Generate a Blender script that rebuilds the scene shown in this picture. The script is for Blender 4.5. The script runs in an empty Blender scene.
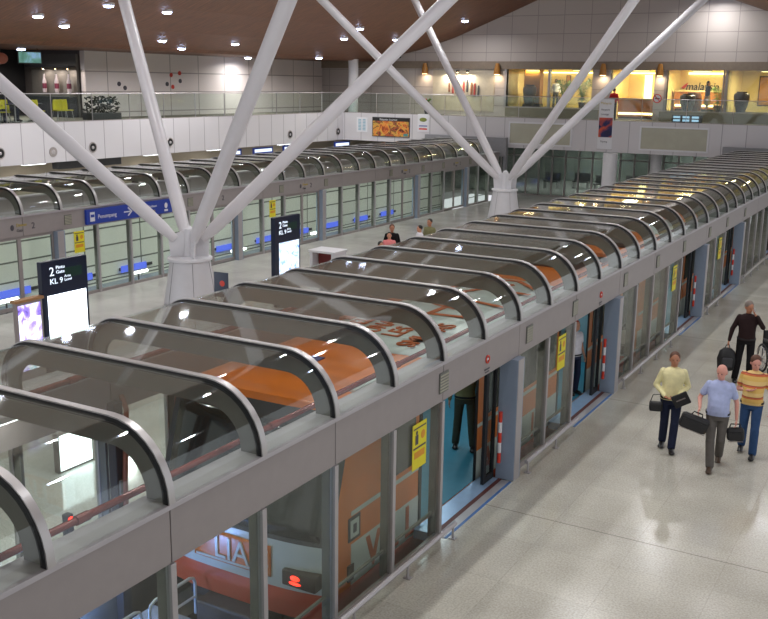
import bpy, bmesh, math, random
from mathutils import Vector, Matrix, Euler
random.seed(7)
scene = bpy.context.scene
COL = scene.collection
PI = math.pi

# ------------------------------------------------------------------ camera
CAM = Vector((5.529, -4.600, 6.185))
yaw, pit, roll, FPX = 0.5205, 0.2289, 0.0143, 975.16
fw = Vector((-math.sin(yaw)*math.cos(pit), math.cos(yaw)*math.cos(pit), -math.sin(pit)))
rt = Vector((math.cos(yaw), math.sin(yaw), 0)); up = rt.cross(fw)
r2 = rt*math.cos(roll)+up*math.sin(roll); u2 = -rt*math.sin(roll)+up*math.cos(roll)
cd = bpy.data.cameras.new('camera'); cam = bpy.data.objects.new('camera', cd); COL.objects.link(cam)
cd.sensor_width = 36; cd.lens = FPX/768*36; cd.clip_end = 300
m = Matrix.Identity(4)
for i in range(3):
    m[i][0] = r2[i]; m[i][1] = u2[i]; m[i][2] = -fw[i]; m[i][3] = CAM[i]
cam.matrix_world = m
scene.camera = cam

# ------------------------------------------------------------------ world, exposure
scene.view_settings.view_transform = 'Standard'; scene.view_settings.look = 'None'
scene.view_settings.gamma = 1; scene.view_settings.use_curve_mapping = False
scene.view_settings.exposure = 0.27
w = bpy.data.worlds.new('world'); scene.world = w; w.use_nodes = True
w.node_tree.nodes['Background'].inputs[0].default_value = (0.93, 0.95, 1.0, 1)
w.node_tree.nodes['Background'].inputs[1].default_value = 0.75
scene.cycles.transparent_max_bounces = 40
scene.cycles.max_bounces = 8
scene.cycles.caustics_reflective = False; scene.cycles.caustics_refractive = False
scene.cycles.sample_clamp_indirect = 4.0

def area_light(name, loc, size, power, color=(1, 1, 1), rot=(0, 0, 0), sizey=None, spread=PI, parent=None):
    l = bpy.data.lights.new(name, 'AREA'); l.energy = power; l.color = color; l.size = size
    l.spread = spread
    if sizey: l.shape = 'RECTANGLE'; l.size_y = sizey
    else: l.shape = 'DISK'
    o = bpy.data.objects.new(name, l); COL.objects.link(o); o.location = loc; o.rotation_euler = rot
    if parent: o.parent = parent
    return o

# added upward fill lights without fittings, standing in for the hall's general light
for (x_, y_, sx_, sy_, e_) in ((-1.9, 8, 2.4, 22, 80), (-1.9, 32, 2.4, 22, 110), (-17.8, 14, 2.4, 16, 90), (-17.8, 34, 2.4, 18, 120)):
    area_light('added_vault_fill', (x_, y_, 3.36), sx_, e_, (1, .97, .93), rot=(PI, 0, 0), sizey=sy_)

# ceiling profile across the hall (x, z): a timber vault that runs along y
PROF = [(-46, 7.5), (-26, 7.42), (-25.7, 7.56), (-23, 8.1), (-20.65, 8.8), (-17.1, 10.17), (-15.4, 10.85), (-13, 11.4),
        (-10, 11.65), (-7, 11.3), (-5.3, 10.6), (-3.3, 9.9), (0, 9.25), (3, 8.9), (9.6, 8.5)]
def ceil_z(x):
    for (a, b), (c, d) in zip(PROF, PROF[1:]):
        if a <= x <= c: return b+(d-b)*(x-a)/(c-a)
    return 8.5
DOWN = [(-22.41, 19.81), (-23.19, 21.67), (-31.1, 26.34), (-20.91, 21.66), (-20.97, 24.73), (-24.36, 28.13), (-25.5, 30.63),
        (-24.16, 32.83), (-22.13, 39.14), (-20.68, 38.33), (-21.64, 43.69), (-25.83, 42.38), (-18.64, 46.09)]
DOWN_HID = [(-5.6, 47.6), (-28.8, 39.8), (-1.9, 1.5), (-1.9, 7), (-1.9, 13), (-1.9, 20), (-1.9, 28), (-9.5, 19), (-9.5, 25), (4.5, 2), (4.5, 9), (4.5, 16), (4.5, 24), (4.5, 33), (1.5, 5), (1.5, 12), (1.5, 20), (1.5, 29), (1.5, 39), (-3.5, 3), (-3.5, 10),
            (-5.5, 17), (-5.5, 25), (-5.5, 34), (-11, 6), (-13, 12), (-13, 19), (-13, 27), (-14, 35), (-8.0, 41), (-18, 8), (-18.5, 14), (-8, 0)]

# ------------------------------------------------------------------ materials
def lin(c):
    return tuple((v/12.92 if v <= .04045 else ((v+.055)/1.055)**2.4) for v in [x/255 for x in c])+(1,)
def nodes(name):
    mt = bpy.data.materials.new(name); mt.use_nodes = True
    nt = mt.node_tree; return mt, nt, nt.nodes['Principled BSDF']
def N(nt, t, **kw):
    n = nt.nodes.new(t)
    for k, v in kw.items():
        if k in n.inputs: n.inputs[k].default_value = v
        else: setattr(n, k, v)
    return n
def mat(name, c, rough=.5, metal=0, var=.06, scale=6, emit=None, es=1, spec=.5, bump=0, bscale=80):
    mt, nt, b = nodes(name); L = nt.links
    c = lin(c)
    b.inputs['Roughness'].default_value = rough; b.inputs['Metallic'].default_value = metal
    b.inputs['Specular IOR Level'].default_value = spec
    tc = N(nt, 'ShaderNodeTexCoord'); no = N(nt, 'ShaderNodeTexNoise', Scale=scale, Detail=4.0)
    L.new(tc.outputs['Object'], no.inputs['Vector'])
    rp = nt.nodes.new('ShaderNodeValToRGB')
    rp.color_ramp.elements[0].position = .3; rp.color_ramp.elements[1].position = .7
    rp.color_ramp.elements[0].color = tuple(v*(1-var) for v in c[:3])+(1,)
    rp.color_ramp.elements[1].color = tuple(min(1, v*(1+var)) for v in c[:3])+(1,)
    L.new(no.outputs['Fac'], rp.inputs['Fac']); L.new(rp.outputs['Color'], b.inputs['Base Color'])
    if emit:
        b.inputs['Emission Color'].default_value = lin(emit); b.inputs['Emission Strength'].default_value = es
    if bump:
        n2 = N(nt, 'ShaderNodeTexNoise', Scale=bscale); bp = N(nt, 'ShaderNodeBump', Strength=bump, Distance=.01)
        L.new(tc.outputs['Object'], n2.inputs['Vector']); L.new(n2.outputs['Fac'], bp.inputs['Height']); L.new(bp.outputs['Normal'], b.inputs['Normal'])
    return mt
def panel_mat(name, c, line, uaxis, vaxis, uw, vh, mortar=.02, rough=.5, var=.03, off=(0, 0), spec=.5):
    """flat cladding with joints: uw x vh panels along two world axes"""
    mt, nt, b = nodes(name); L = nt.links
    g = N(nt, 'ShaderNodeNewGeometry'); s = nt.nodes.new('ShaderNodeSeparateXYZ'); L.new(g.outputs['Position'], s.inputs[0])
    cb = nt.nodes.new('ShaderNodeCombineXYZ')
    for k, ax in enumerate((uaxis, vaxis)):
        ad = N(nt, 'ShaderNodeMath', operation='ADD'); ad.inputs[1].default_value = off[k]
        L.new(s.outputs[ax], ad.inputs[0]); L.new(ad.outputs[0], cb.inputs[k])
    br = nt.nodes.new('ShaderNodeTexBrick'); br.offset = 0; br.squash = 1
    L.new(cb.outputs[0], br.inputs['Vector'])
    c = lin(c)
    br.inputs['Color1'].default_value = tuple(v*(1-var) for v in c[:3])+(1,)
    br.inputs['Color2'].default_value = tuple(min(1, v*(1+var)) for v in c[:3])+(1,)
    br.inputs['Mortar'].default_value = lin(line)
    br.inputs['Scale'].default_value = 1; br.inputs['Brick Width'].default_value = uw; br.inputs['Row Height'].default_value = vh
    br.inputs['Mortar Size'].default_value = mortar; br.inputs['Mortar Smooth'].default_value = .1
    L.new(br.outputs['Color'], b.inputs['Base Color'])
    b.inputs['Roughness'].default_value = rough; b.inputs['Specular IOR Level'].default_value = spec
    return mt
def glass_mat(name, tint, body=None, bodyfac=0.0, rough=.03, ior=1.5, gain=1.0):
    mt = bpy.data.materials.new(name); mt.use_nodes = True; nt = mt.node_tree; L = nt.links
    for n in list(nt.nodes):
        if n.type == 'BSDF_PRINCIPLED': nt.nodes.remove(n)
    out = [n for n in nt.nodes if n.type == 'OUTPUT_MATERIAL'][0]
    tr = N(nt, 'ShaderNodeBsdfTransparent'); tr.inputs[0].default_value = lin(tint)
    gl = N(nt, 'ShaderNodeBsdfGlossy'); gl.inputs['Roughness'].default_value = rough; gl.inputs[0].default_value = (gain, gain, gain, 1)
    # thin pane reflectance (Schlick), the same from both sides of the sheet
    g = N(nt, 'ShaderNodeNewGeometry'); dp = N(nt, 'ShaderNodeVectorMath', operation='DOT_PRODUCT')
    L.new(g.outputs['Normal'], dp.inputs[0]); L.new(g.outputs['Incoming'], dp.inputs[1])
    ab = N(nt, 'ShaderNodeMath', operation='ABSOLUTE'); L.new(dp.outputs['Value'], ab.inputs[0])
    su = N(nt, 'ShaderNodeMath', operation='SUBTRACT'); su.inputs[0].default_value = 1; L.new(ab.outputs[0], su.inputs[1])
    pw = N(nt, 'ShaderNodeMath', operation='POWER'); L.new(su.outputs[0], pw.inputs[0]); pw.inputs[1].default_value = 5
    fr = N(nt, 'ShaderNodeMath', operation='MULTIPLY_ADD'); L.new(pw.outputs[0], fr.inputs[0]); fr.inputs[1].default_value = .66; fr.inputs[2].default_value = .04
    mx = nt.nodes.new('ShaderNodeMixShader')
    L.new(fr.outputs[0], mx.inputs[0])
    if body:
        df = N(nt, 'ShaderNodeBsdfDiffuse'); df.inputs[0].default_value = lin(body)
        m2 = nt.nodes.new('ShaderNodeMixShader'); m2.inputs[0].default_value = bodyfac
        L.new(tr.outputs[0], m2.inputs[1]); L.new(df.outputs[0], m2.inputs[2]); L.new(m2.outputs[0], mx.inputs[1])
    else: L.new(tr.outputs[0], mx.inputs[1])
    L.new(gl.outputs[0], mx.inputs[2]); L.new(mx.outputs[0], out.inputs['Surface'])
    return mt
def emis(name, c, s=1.0): 
    mt, nt, b = nodes(name); b.inputs['Base Color'].default_value = (0.02, .02, .02, 1)
    no = N(nt, 'ShaderNodeTexNoise', Scale=3.0); tc = N(nt, 'ShaderNodeTexCoord'); nt.links.new(tc.outputs['Object'], no.inputs['Vector'])
    rp = nt.nodes.new('ShaderNodeValToRGB'); c = lin(c)
    rp.color_ramp.elements[0].color = tuple(v*.93 for v in c[:3])+(1,); rp.color_ramp.elements[1].color = c
    nt.links.new(no.outputs['Fac'], rp.inputs[0]); nt.links.new(rp.outputs[0], b.inputs['Emission Color'])
    b.inputs['Emission Strength'].default_value = s; return mt

def floor_mat(name, c, rough, tile=.6, joint=None):
    mt, nt, b = nodes(name); L = nt.links; c = lin(c)
    g = N(nt, 'ShaderNodeNewGeometry')
    br = nt.nodes.new('ShaderNodeTexBrick'); br.offset = 0
    L.new(g.outputs['Position'], br.inputs['Vector'])
    br.inputs['Color1'].default_value = tuple(v*.93 for v in c[:3])+(1,); br.inputs['Color2'].default_value = tuple(v*1.03 for v in c[:3])+(1,)
    br.inputs['Mortar'].default_value = tuple(v*.86 for v in c[:3])+(1,)
    br.inputs['Scale'].default_value = 1; br.inputs['Brick Width'].default_value = tile; br.inputs['Row Height'].default_value = tile
    br.inputs['Mortar Size'].default_value = .006
    sp = N(nt, 'ShaderNodeTexNoise', Scale=38.0, Detail=3.0); L.new(g.outputs['Position'], sp.inputs['Vector'])
    st = N(nt, 'ShaderNodeTexNoise', Scale=.9, Detail=5.0); L.new(g.outputs['Position'], st.inputs['Vector'])
    def rmp(src, a, bb, lo, hi):
        r = nt.nodes.new('ShaderNodeMapRange'); L.new(src, r.inputs[0])
        for i, v in enumerate((a, bb, lo, hi)): r.inputs[i+1].default_value = v
        return r.outputs[0]
    mu = N(nt, 'ShaderNodeMath', operation='MULTIPLY'); L.new(rmp(sp.outputs['Fac'], .35, .65, .84, 1.12), mu.inputs[0]); L.new(rmp(st.outputs['Fac'], .3, .7, .88, 1.07), mu.inputs[1])
    mx = nt.nodes.new('ShaderNodeVectorMath'); mx.operation = 'SCALE'; L.new(br.outputs['Color'], mx.inputs[0]); L.new(mu.outputs[0], mx.inputs['Scale'])
    last = mx.outputs[0]
    if joint:
        s = nt.nodes.new('ShaderNodeSeparateXYZ'); L.new(g.outputs['Position'], s.inputs[0])
        a = N(nt, 'ShaderNodeMath', operation='SUBTRACT'); L.new(s.outputs[1], a.inputs[0]); a.inputs[1].default_value = joint-.5*6
        md = N(nt, 'ShaderNodeMath', operation='MODULO'); L.new(a.outputs[0], md.inputs[0]); md.inputs[1].default_value = 6
        d = N(nt, 'ShaderNodeMath', operation='SUBTRACT'); L.new(md.outputs[0], d.inputs[0]); d.inputs[1].default_value = 3
        ab = N(nt, 'ShaderNodeMath', operation='ABSOLUTE'); L.new(d.outputs[0], ab.inputs[0])
        lt = N(nt, 'ShaderNodeMath', operation='GREATER_THAN'); L.new(ab.outputs[0], lt.inputs[0]); lt.inputs[1].default_value = .012
        fm = rmp(lt.outputs[0], 0, 1, .6, 1)
        m3 = nt.nodes.new('ShaderNodeVectorMath'); m3.operation = 'SCALE'; L.new(last, m3.inputs[0]); L.new(fm, m3.inputs['Scale']); last = m3.outputs[0]
    L.new(last, b.inputs['Base Color'])
    L.new(rmp(st.outputs['Fac'], .3, .7, rough*.7, rough*1.4), b.inputs['Roughness'])
    b.inputs['Specular IOR Level'].default_value = .55
    return mt
def wood_mat():
    mt, nt, b = nodes('ceiling timber slats'); L = nt.links
    g = N(nt, 'ShaderNodeNewGeometry'); mp = nt.nodes.new('ShaderNodeMapping'); mp.inputs['Scale'].default_value = (1.0, 7.0, 1.0)
    L.new(g.outputs['Position'], mp.inputs[0])
    no = N(nt, 'ShaderNodeTexNoise', Scale=1.6, Detail=5.0); L.new(mp.outputs[0], no.inputs['Vector'])
    rp = nt.nodes.new('ShaderNodeValToRGB'); rp.color_ramp.elements[0].position = .3; rp.color_ramp.elements[1].position = .72
    rp.color_ramp.elements[0].color = lin((92, 57, 39)); rp.color_ramp.elements[1].color = lin((124, 78, 51))
    L.new(no.outputs['Fac'], rp.inputs[0])
    wv = N(nt, 'ShaderNodeTexWave', Scale=1.6, Distortion=0.0); wv.bands_direction = 'Y'; L.new(g.outputs['Position'], wv.inputs['Vector'])
    r2_ = nt.nodes.new('ShaderNodeMapRange'); L.new(wv.outputs['Fac'], r2_.inputs[0]); r2_.inputs[1].default_value = 0; r2_.inputs[2].default_value = .12; r2_.inputs[3].default_value = .62; r2_.inputs[4].default_value = 1
    m3 = nt.nodes.new('ShaderNodeVectorMath'); m3.operation = 'SCALE'; L.new(rp.outputs[0], m3.inputs[0]); L.new(r2_.outputs[0], m3.inputs['Scale'])
    L.new(m3.outputs[0], b.inputs['Base Color']); b.inputs['Roughness'].default_value = .55
    return mt
def band_mat(name, axis, stops, rough=.7, scale=1.0, off=0.0):
    """hard bands of colour along one object axis, repeating every 1/scale"""
    mt, nt, b = nodes(name); L = nt.links
    tc = N(nt, 'ShaderNodeTexCoord'); s = nt.nodes.new('ShaderNodeSeparateXYZ'); L.new(tc.outputs['Object'], s.inputs[0])
    mu = N(nt, 'ShaderNodeMath', operation='MULTIPLY_ADD'); L.new(s.outputs[axis], mu.inputs[0]); mu.inputs[1].default_value = scale; mu.inputs[2].default_value = off
    fr = N(nt, 'ShaderNodeMath', operation='FRACT'); L.new(mu.outputs[0], fr.inputs[0])
    rp = nt.nodes.new('ShaderNodeValToRGB'); rp.color_ramp.interpolation = 'CONSTANT'
    for i, (p, c) in enumerate(stops):
        e = rp.color_ramp.elements[i] if i < 2 else rp.color_ramp.elements.new(p)
        e.position = p; e.color = lin(c)
    L.new(fr.outputs[0], rp.inputs[0]); L.new(rp.outputs[0], b.inputs['Base Color']); b.inputs['Roughness'].default_value = rough
    return mt
def splotch_mat(name, cols, scale=6, emit=0, rough=.5):
    mt, nt, b = nodes(name); L = nt.links
    tc = N(nt, 'ShaderNodeTexCoord'); v = N(nt, 'ShaderNodeTexVoronoi', Scale=scale); no = N(nt, 'ShaderNodeTexNoise', Scale=scale*.8, Detail=3.0, Distortion=1.0)
    L.new(tc.outputs['Object'], no.inputs['Vector']); L.new(no.outputs['Color'], v.inputs['Vector'])
    rp = nt.nodes.new('ShaderNodeValToRGB')
    for i, c in enumerate(cols):
        p = .28+.44*i/(len(cols)-1)
        e = rp.color_ramp.elements[i] if i < 2 else rp.color_ramp.elements.new(p)
        e.position = p; e.color = lin(c)
    L.new(no.outputs['Fac'], rp.inputs[0]); L.new(rp.outputs[0], b.inputs['Base Color']); b.inputs['Roughness'].default_value = rough
    if emit: L.new(rp.outputs[0], b.inputs['Emission Color']); b.inputs['Emission Strength'].default_value = emit
    return mt

M = {}
M['silver'] = mat('satin aluminium', (178, 174, 176), .38, .55, .03)
M['rib'] = mat('rib aluminium', (180, 177, 176), .34, .65, .03)
M['web'] = mat('rib web grey green', (106, 107, 100), .6, .1)
M['gasket'] = mat('black rubber gasket', (18, 18, 22), .6)
M['header'] = mat('header panel grey', (150, 143, 142), .45, .25, .025)
M['lip'] = mat('header lip', (176, 172, 176), .4, .3, .02)
M['pillar'] = mat('pillar blue grey', (146, 159, 178), .38, .2, .03)
M['glass'] = glass_mat('clear glass', (248, 251, 249))
M['screen'] = glass_mat('screen glass', (238, 243, 239))
M['frit'] = glass_mat('fritted roof glass', (238, 240, 236), (168, 168, 160), .09, .05)
M['railglass'] = glass_mat('balustrade glass', (240, 246, 243))
M['floor'] = floor_mat('platform granite', (186, 183, 171), .19, 1.2, 8.05)
M['floor_mid'] = floor_mat('island platform granite', (212, 211, 207), .085, .6)
M['concrete'] = mat('guideway concrete', (78, 76, 72), .8, 0, .25, 2)
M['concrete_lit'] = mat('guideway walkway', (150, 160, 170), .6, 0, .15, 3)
M['wood'] = wood_mat()
M['white'] = mat('white paint', (208, 208, 212), .45, 0, .02)
M['strut'] = mat('strut white paint', (204, 202, 206), .35, 0, .02, 2)
M['cone'] = mat('column cladding white', (196, 196, 200), .4, 0, .02)
M['fascia_l'] = panel_mat('fascia panels left', (194, 191, 195), (140, 138, 142), 1, 2, 1.1, 6, .02, .4, .02, (0, 1))
M['fascia_b'] = panel_mat('fascia panels rear', (194, 191, 194), (146, 144, 148), 0, 2, 1.15, 6, .02, .4, .02, (40, 1))
M['tile_b'] = panel_mat('upper wall cladding rear', (190, 181, 176), (156, 147, 144), 0, 2, 1.55, 1.0, .02, .5, .02, (40.3, .05))
M['tile_l'] = panel_mat('upper wall cladding left', (222, 212, 208), (164, 154, 150), 1, 2, 2.2, .95, .03, .5, .02, (.4, .15))
M['recess'] = mat('recess wall grey', (96, 88, 84), .7)
M['plinth'] = mat('stone display plinth', (128, 120, 98), .35, 0, .06, 2)
M['tan'] = mat('lower wall tan', (150, 140, 124), .7, 0, .06, 1)
M['track_wall'] = panel_mat('trackside wall panels', (230, 232, 222), (110, 112, 104), 1, 2, 2.67, .62, .03, .5, .04, (0, .1))
M['gal_floor'] = mat('gallery carpet', (112, 106, 92), .6, 0, .1)
M['soffit'] = mat('gallery soffit', (140, 138, 136), .7)
M['alu_thin'] = mat('thin rail aluminium', (170, 168, 170), .35, .6)
M['black'] = mat('matt black', (16, 16, 18), .6)
M['dark'] = mat('dark grey', (48, 48, 52), .5)
M['navy'] = mat('navy sign face', (14, 28, 52), .3, 0, .05)
M['signblue'] = mat('direction sign blue', (24, 46, 122), .4, 0, .04, emit=(20, 44, 124), es=.25)
M['letter'] = emis('lit lettering white', (225, 238, 255), 1.3)
M['letterd'] = mat('dark lettering', (70, 66, 74), .6)
M['lettery'] = mat('yellow lettering', (170, 150, 60), .6)
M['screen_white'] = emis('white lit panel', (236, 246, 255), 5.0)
M['screen_blue'] = splotch_mat('map display', [(70, 120, 220), (190, 220, 255), (250, 252, 255), (130, 170, 240)], 9, .75)
M['standee'] = splotch_mat('purple advert display', [(60, 30, 110), (150, 130, 230), (245, 245, 255), (120, 190, 220)], 4, 1.2)
M['orange'] = mat('train orange paint', (218, 116, 38), .28, 0, .06, 2)
M['orange_red'] = mat('train skirt orange red', (196, 74, 40), .35)
M['twhite'] = mat('train white paint', (196, 202, 198), .28, 0, .03, 2)
M['tlight'] = mat('roof pale grey livery', (206, 216, 216), .3, 0, .04, 2)
M['tdark'] = mat('train window glass', (30, 36, 34), .08, 0, .05)
M['brownorange'] = mat('livery lettering orange', (186, 92, 38), .4, 0, .05, 2)
M['teal'] = mat('train floor teal', (44, 118, 140), .45, 0, .06)
M['tinterior'] = mat('train interior panel', (116, 144, 152), .5)
M['redlamp'] = emis('red tail lamp', (255, 40, 20), 5)
M['amber'] = mat('lamp lens dark', (70, 60, 50), .2)
M['ac'] = mat('roof equipment grey', (66, 66, 64), .6)
M['pipe'] = mat('red sprinkler pipe', (126, 50, 42), .22, .2, .25, 6)
M['yellow'] = mat('yellow notice', (216, 204, 26), .5, 0, .03)
M['sill'] = mat('door sill pale blue', (150, 176, 206), .3, .3)
M['sillred'] = mat('door sill dark red', (88, 44, 40), .5)
M['sillblue'] = mat('door sill blue line', (58, 96, 150), .4)
M['redpaint'] = mat('red paint', (196, 50, 32), .4)
M['blue_tube'] = emis('blue guideway tube', (84, 108, 238), 1.1)
M['white_tube'] = emis('white guideway tube', (245, 250, 255), 7)
M['lamp'] = emis('downlight lens', (200, 214, 255), 26)
M['warm'] = emis('warm cove strip', (255, 226, 160), 5)
M['warmlamp'] = emis('warm lamp lens', (255, 214, 160), 9)
M['cream'] = mat('lounge cream wall', (222, 200, 140), .6, 0, .04, 1)
M['loungewood'] = mat('lounge honey timber', (176, 120, 50), .45, 0, .12, 3)
M['counterwood'] = mat('counter timber', (190, 120, 50), .4, 0, .1, 3)
M['vase'] = mat('dark brown vase', (66, 42, 30), .35, 0, .1)
M['rug'] = mat('grey portal cladding', (128, 128, 132), .5)
M['grille'] = mat('fascia infill grey', (166, 164, 148), .25, 0, .05, 2)
M['leaf'] = mat('palm leaf green', (92, 122, 40), .6, 0, .25, 8)
M['greenglass'] = glass_mat('green partition glass', (212, 218, 214), (92, 98, 95), .14, .05)
M['hall'] = mat('dim hall wall', (138, 146, 140), .7, 0, .2, .8)
M['ychair'] = mat('yellow chair shell', (206, 196, 30), .4)
M['skin'] = mat('skin', (196, 140, 112), .55, 0, .04)
M['skin_dark'] = mat('skin brown', (172, 118, 90), .55, 0, .04)
M['skin_pink'] = mat('skin ruddy', (206, 146, 130), .55, 0, .04)
M['hair'] = mat('black hair', (22, 18, 16), .6)
M['hair_grey'] = mat('grey hair', (120, 108, 100), .7)
M['hair_brown'] = mat('brown hair', (86, 54, 38), .7)
M['eye'] = mat('eye', (30, 24, 22), .3)
M['shoe'] = mat('black shoe leather', (24, 22, 22), .35)
M['shoe_brown'] = mat('brown shoe leather', (70, 54, 40), .45)
M['bag'] = mat('black nylon bag', (22, 22, 24), .6, 0, .1)
M['trim'] = mat('light bag piping', (120, 110, 106), .6)
M['metal_d'] = mat('dark tube steel', (60, 62, 66), .35, .7)
M['bluerail'] = mat('tubular handrail steel', (196, 206, 216), .35, .1)
def cloth(name, c, **k): return mat(name, c, .85, 0, .08, 14, spec=.2, bump=.15, bscale=120, **k)

# ------------------------------------------------------------------ mesh helpers
class MB:
    def __init__(s): s.v = []; s.f = []; s.m = []
    def add(s, V, F, mi=0):
        o = len(s.v); s.v += [tuple(p) for p in V]; s.f += [tuple(i+o for i in f) for f in F]; s.m += [mi]*len(F); return s
    def box(s, lo, hi, mi=0, bev=0):
        if bev:
            bm = bmesh.new(); bmesh.ops.create_cube(bm, size=1)
            for v in bm.verts:
                v.co = Vector(((lo[i]+hi[i])/2+v.co[i]*(hi[i]-lo[i]) for i in range(3)))
            bmesh.ops.bevel(bm, geom=bm.edges[:], offset=bev, segments=2, affect='EDGES', profile=.5)
            bm.verts.index_update()
            s.add([v.co[:] for v in bm.verts], [[v.index for v in f.verts] for f in bm.faces], mi); bm.free(); return s
        x0, y0, z0 = lo; x1, y1, z1 = hi
        V = [(x0, y0, z0), (x1, y0, z0), (x1, y1, z0), (x0, y1, z0), (x0, y0, z1), (x1, y0, z1), (x1, y1, z1), (x0, y1, z1)]
        return s.add(V, [(0, 3, 2, 1), (4, 5, 6, 7), (0, 1, 5, 4), (1, 2, 6, 5), (2, 3, 7, 6), (3, 0, 4, 7)], mi)
    def tube(s, pts, r, n=10, mi=0, closed=False):
        pts = [Vector(p) for p in pts]; rs = r if isinstance(r, (list, tuple)) else [r]*len(pts)
        V = []; F = []; k = len(pts); ref = None
        for i, p in enumerate(pts):
            if closed: d = pts[(i+1) % k]-pts[i-1]
            else: d = pts[min(i+1, k-1)]-pts[max(i-1, 0)]
            d.normalize()
            if ref is None:
                ref = Vector((0, 0, 1)) if abs(d.z) < .9 else Vector((1, 0, 0))
            a = d.cross(ref); 
            if a.length < 1e-4: a = d.cross(Vector((0, 1, 0)))
            a.normalize(); b = d.cross(a).normalized(); ref = -b if False else a.cross(d)
            for j in range(n):
                t = 2*PI*j/n; V.append(p+a*math.cos(t)*rs[i]+b*math.sin(t)*rs[i])
        for i in range(k if closed else k-1):
            for j in range(n):
                i2 = (i+1) % k
                F.append((i*n+j, i*n+(j+1) % n, i2*n+(j+1) % n, i2*n+j))
        if not closed: F += [tuple(range(n))[::-1], tuple((k-1)*n+j for j in range(n))]
        return s.add(V, F, mi)
    def lathe(s, prof, n=24, c=(0, 0, 0), mi=0):
        V = []; F = []
        for r, z in prof:
            for j in range(n):
                t = 2*PI*j/n; V.append((c[0]+r*math.cos(t), c[1]+r*math.sin(t), c[2]+z))
        for i in range(len(prof)-1):
            for j in range(n):
                F.append((i*n+j, i*n+(j+1) % n, (i+1)*n+(j+1) % n, (i+1)*n+j))
        F += [tuple(range(n))[::-1], tuple((len(prof)-1)*n+j for j in range(n))]
        return s.add(V, F, mi)
    def ell(s, c, r, n=12, k=8, rot=None, mi=0):
        V = []; F = []; c = Vector(c)
        for i in range(1, k):
            ph = PI*i/k
            for j in range(n):
                t = 2*PI*j/n; p = Vector((r[0]*math.sin(ph)*math.cos(t), r[1]*math.sin(ph)*math.sin(t), r[2]*math.cos(ph)))
                if rot: p = rot @ p
                V.append(c+p)
        a = Vector((0, 0, r[2])); 
        if rot: a = rot @ a
        V += [c+a, c-a]; T = len(V)-2; B = len(V)-1
        for i in range(k-2):
            for j in range(n): F.append((i*n+j, (i+1)*n+j, (i+1)*n+(j+1) % n, i*n+(j+1) % n))
        for j in range(n):
            F.append((T, j, (j+1) % n)); F.append((B, (k-2)*n+(j+1) % n, (k-2)*n+j))
        return s.add(V, F, mi)
    def cap(s, p0, p1, r0, r1, n=12, mi=0):
        p0 = Vector(p0); p1 = Vector(p1); d = (p1-p0); L = d.length; d.normalize()
        q = d.to_track_quat('Z', 'Y'); V = []; F = []; rings = []
        for a in (-80, -50, -20): rings.append((r0*math.sin(math.radians(a)), r0*math.cos(math.radians(a))))
        rings.append((0, r0)); rings.append((L*.5, (r0+r1)/2)); rings.append((L, r1))
        for a in (20, 50, 80): rings.append((L+r1*math.sin(math.radians(a)), r1*math.cos(math.radians(a))))
        for z, r in rings:
            for j in range(n):
                t = 2*PI*j/n; V.append(p0+q @ Vector((r*math.cos(t), r*math.sin(t), z)))
        k = len(rings)
        for i in range(k-1):
            for j in range(n): F.append((i*n+j, i*n+(j+1) % n, (i+1)*n+(j+1) % n, (i+1)*n+j))
        F += [tuple(range(n))[::-1], tuple((k-1)*n+j for j in range(n))]
        return s.add(V, F, mi)
    def loft(s, secs, n=20, mi=0):
        """secs: (cx, cy, z, rx, ry) stacked superellipses"""
        V = []; F = []
        for cx, cy, z, rx, ry in secs:
            for j in range(n):
                t = 2*PI*j/n; c_, s_ = math.cos(t), math.sin(t); e = .85
                V.append((cx+rx*math.copysign(abs(c_)**e, c_), cy+ry*math.copysign(abs(s_)**e, s_), z))
        k = len(secs)
        for i in range(k-1):
            for j in range(n): F.append((i*n+j, i*n+(j+1) % n, (i+1)*n+(j+1) % n, (i+1)*n+j))
        F += [tuple(range(n))[::-1], tuple((k-1)*n+j for j in range(n))]
        return s.add(V, F, mi)
    def poly(s, pts, ax, a0, a1, mi=0):
        """prism: polygon pts in the two other axes, extruded along axis ax"""
        k = len(pts); V = []
        for a in (a0, a1):
            for p in pts:
                q = list(p); q.insert(ax, a); V.append(tuple(q))
        F = [tuple(range(k))[::-1], tuple(range(k, 2*k))]+[(i, (i+1) % k, k+(i+1) % k, k+i) for i in range(k)]
        return s.add(V, F, mi)
    def obj(s, name, mats, parent=None, smooth=False, loc=None):
        me = bpy.data.meshes.new(name); me.from_pydata(s.v, [], s.f)
        mats = mats if isinstance(mats, (list, tuple)) else [mats]
        for x in mats: me.materials.append(M[x] if isinstance(x, str) else x)
        me.polygons.foreach_set('material_index', s.m); me.update()
        bm = bmesh.new(); bm.from_mesh(me); bmesh.ops.recalc_face_normals(bm, faces=bm.faces[:]); bm.to_mesh(me); bm.free()
        if smooth:
            me.polygons.foreach_set('use_smooth', [True]*len(me.polygons))
            try: me.set_sharp_from_angle(angle=math.radians(42))
            except Exception: pass
        o = bpy.data.objects.new(name, me); COL.objects.link(o)
        if parent: o.parent = parent
        if loc: o.location = loc
        return o

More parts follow.
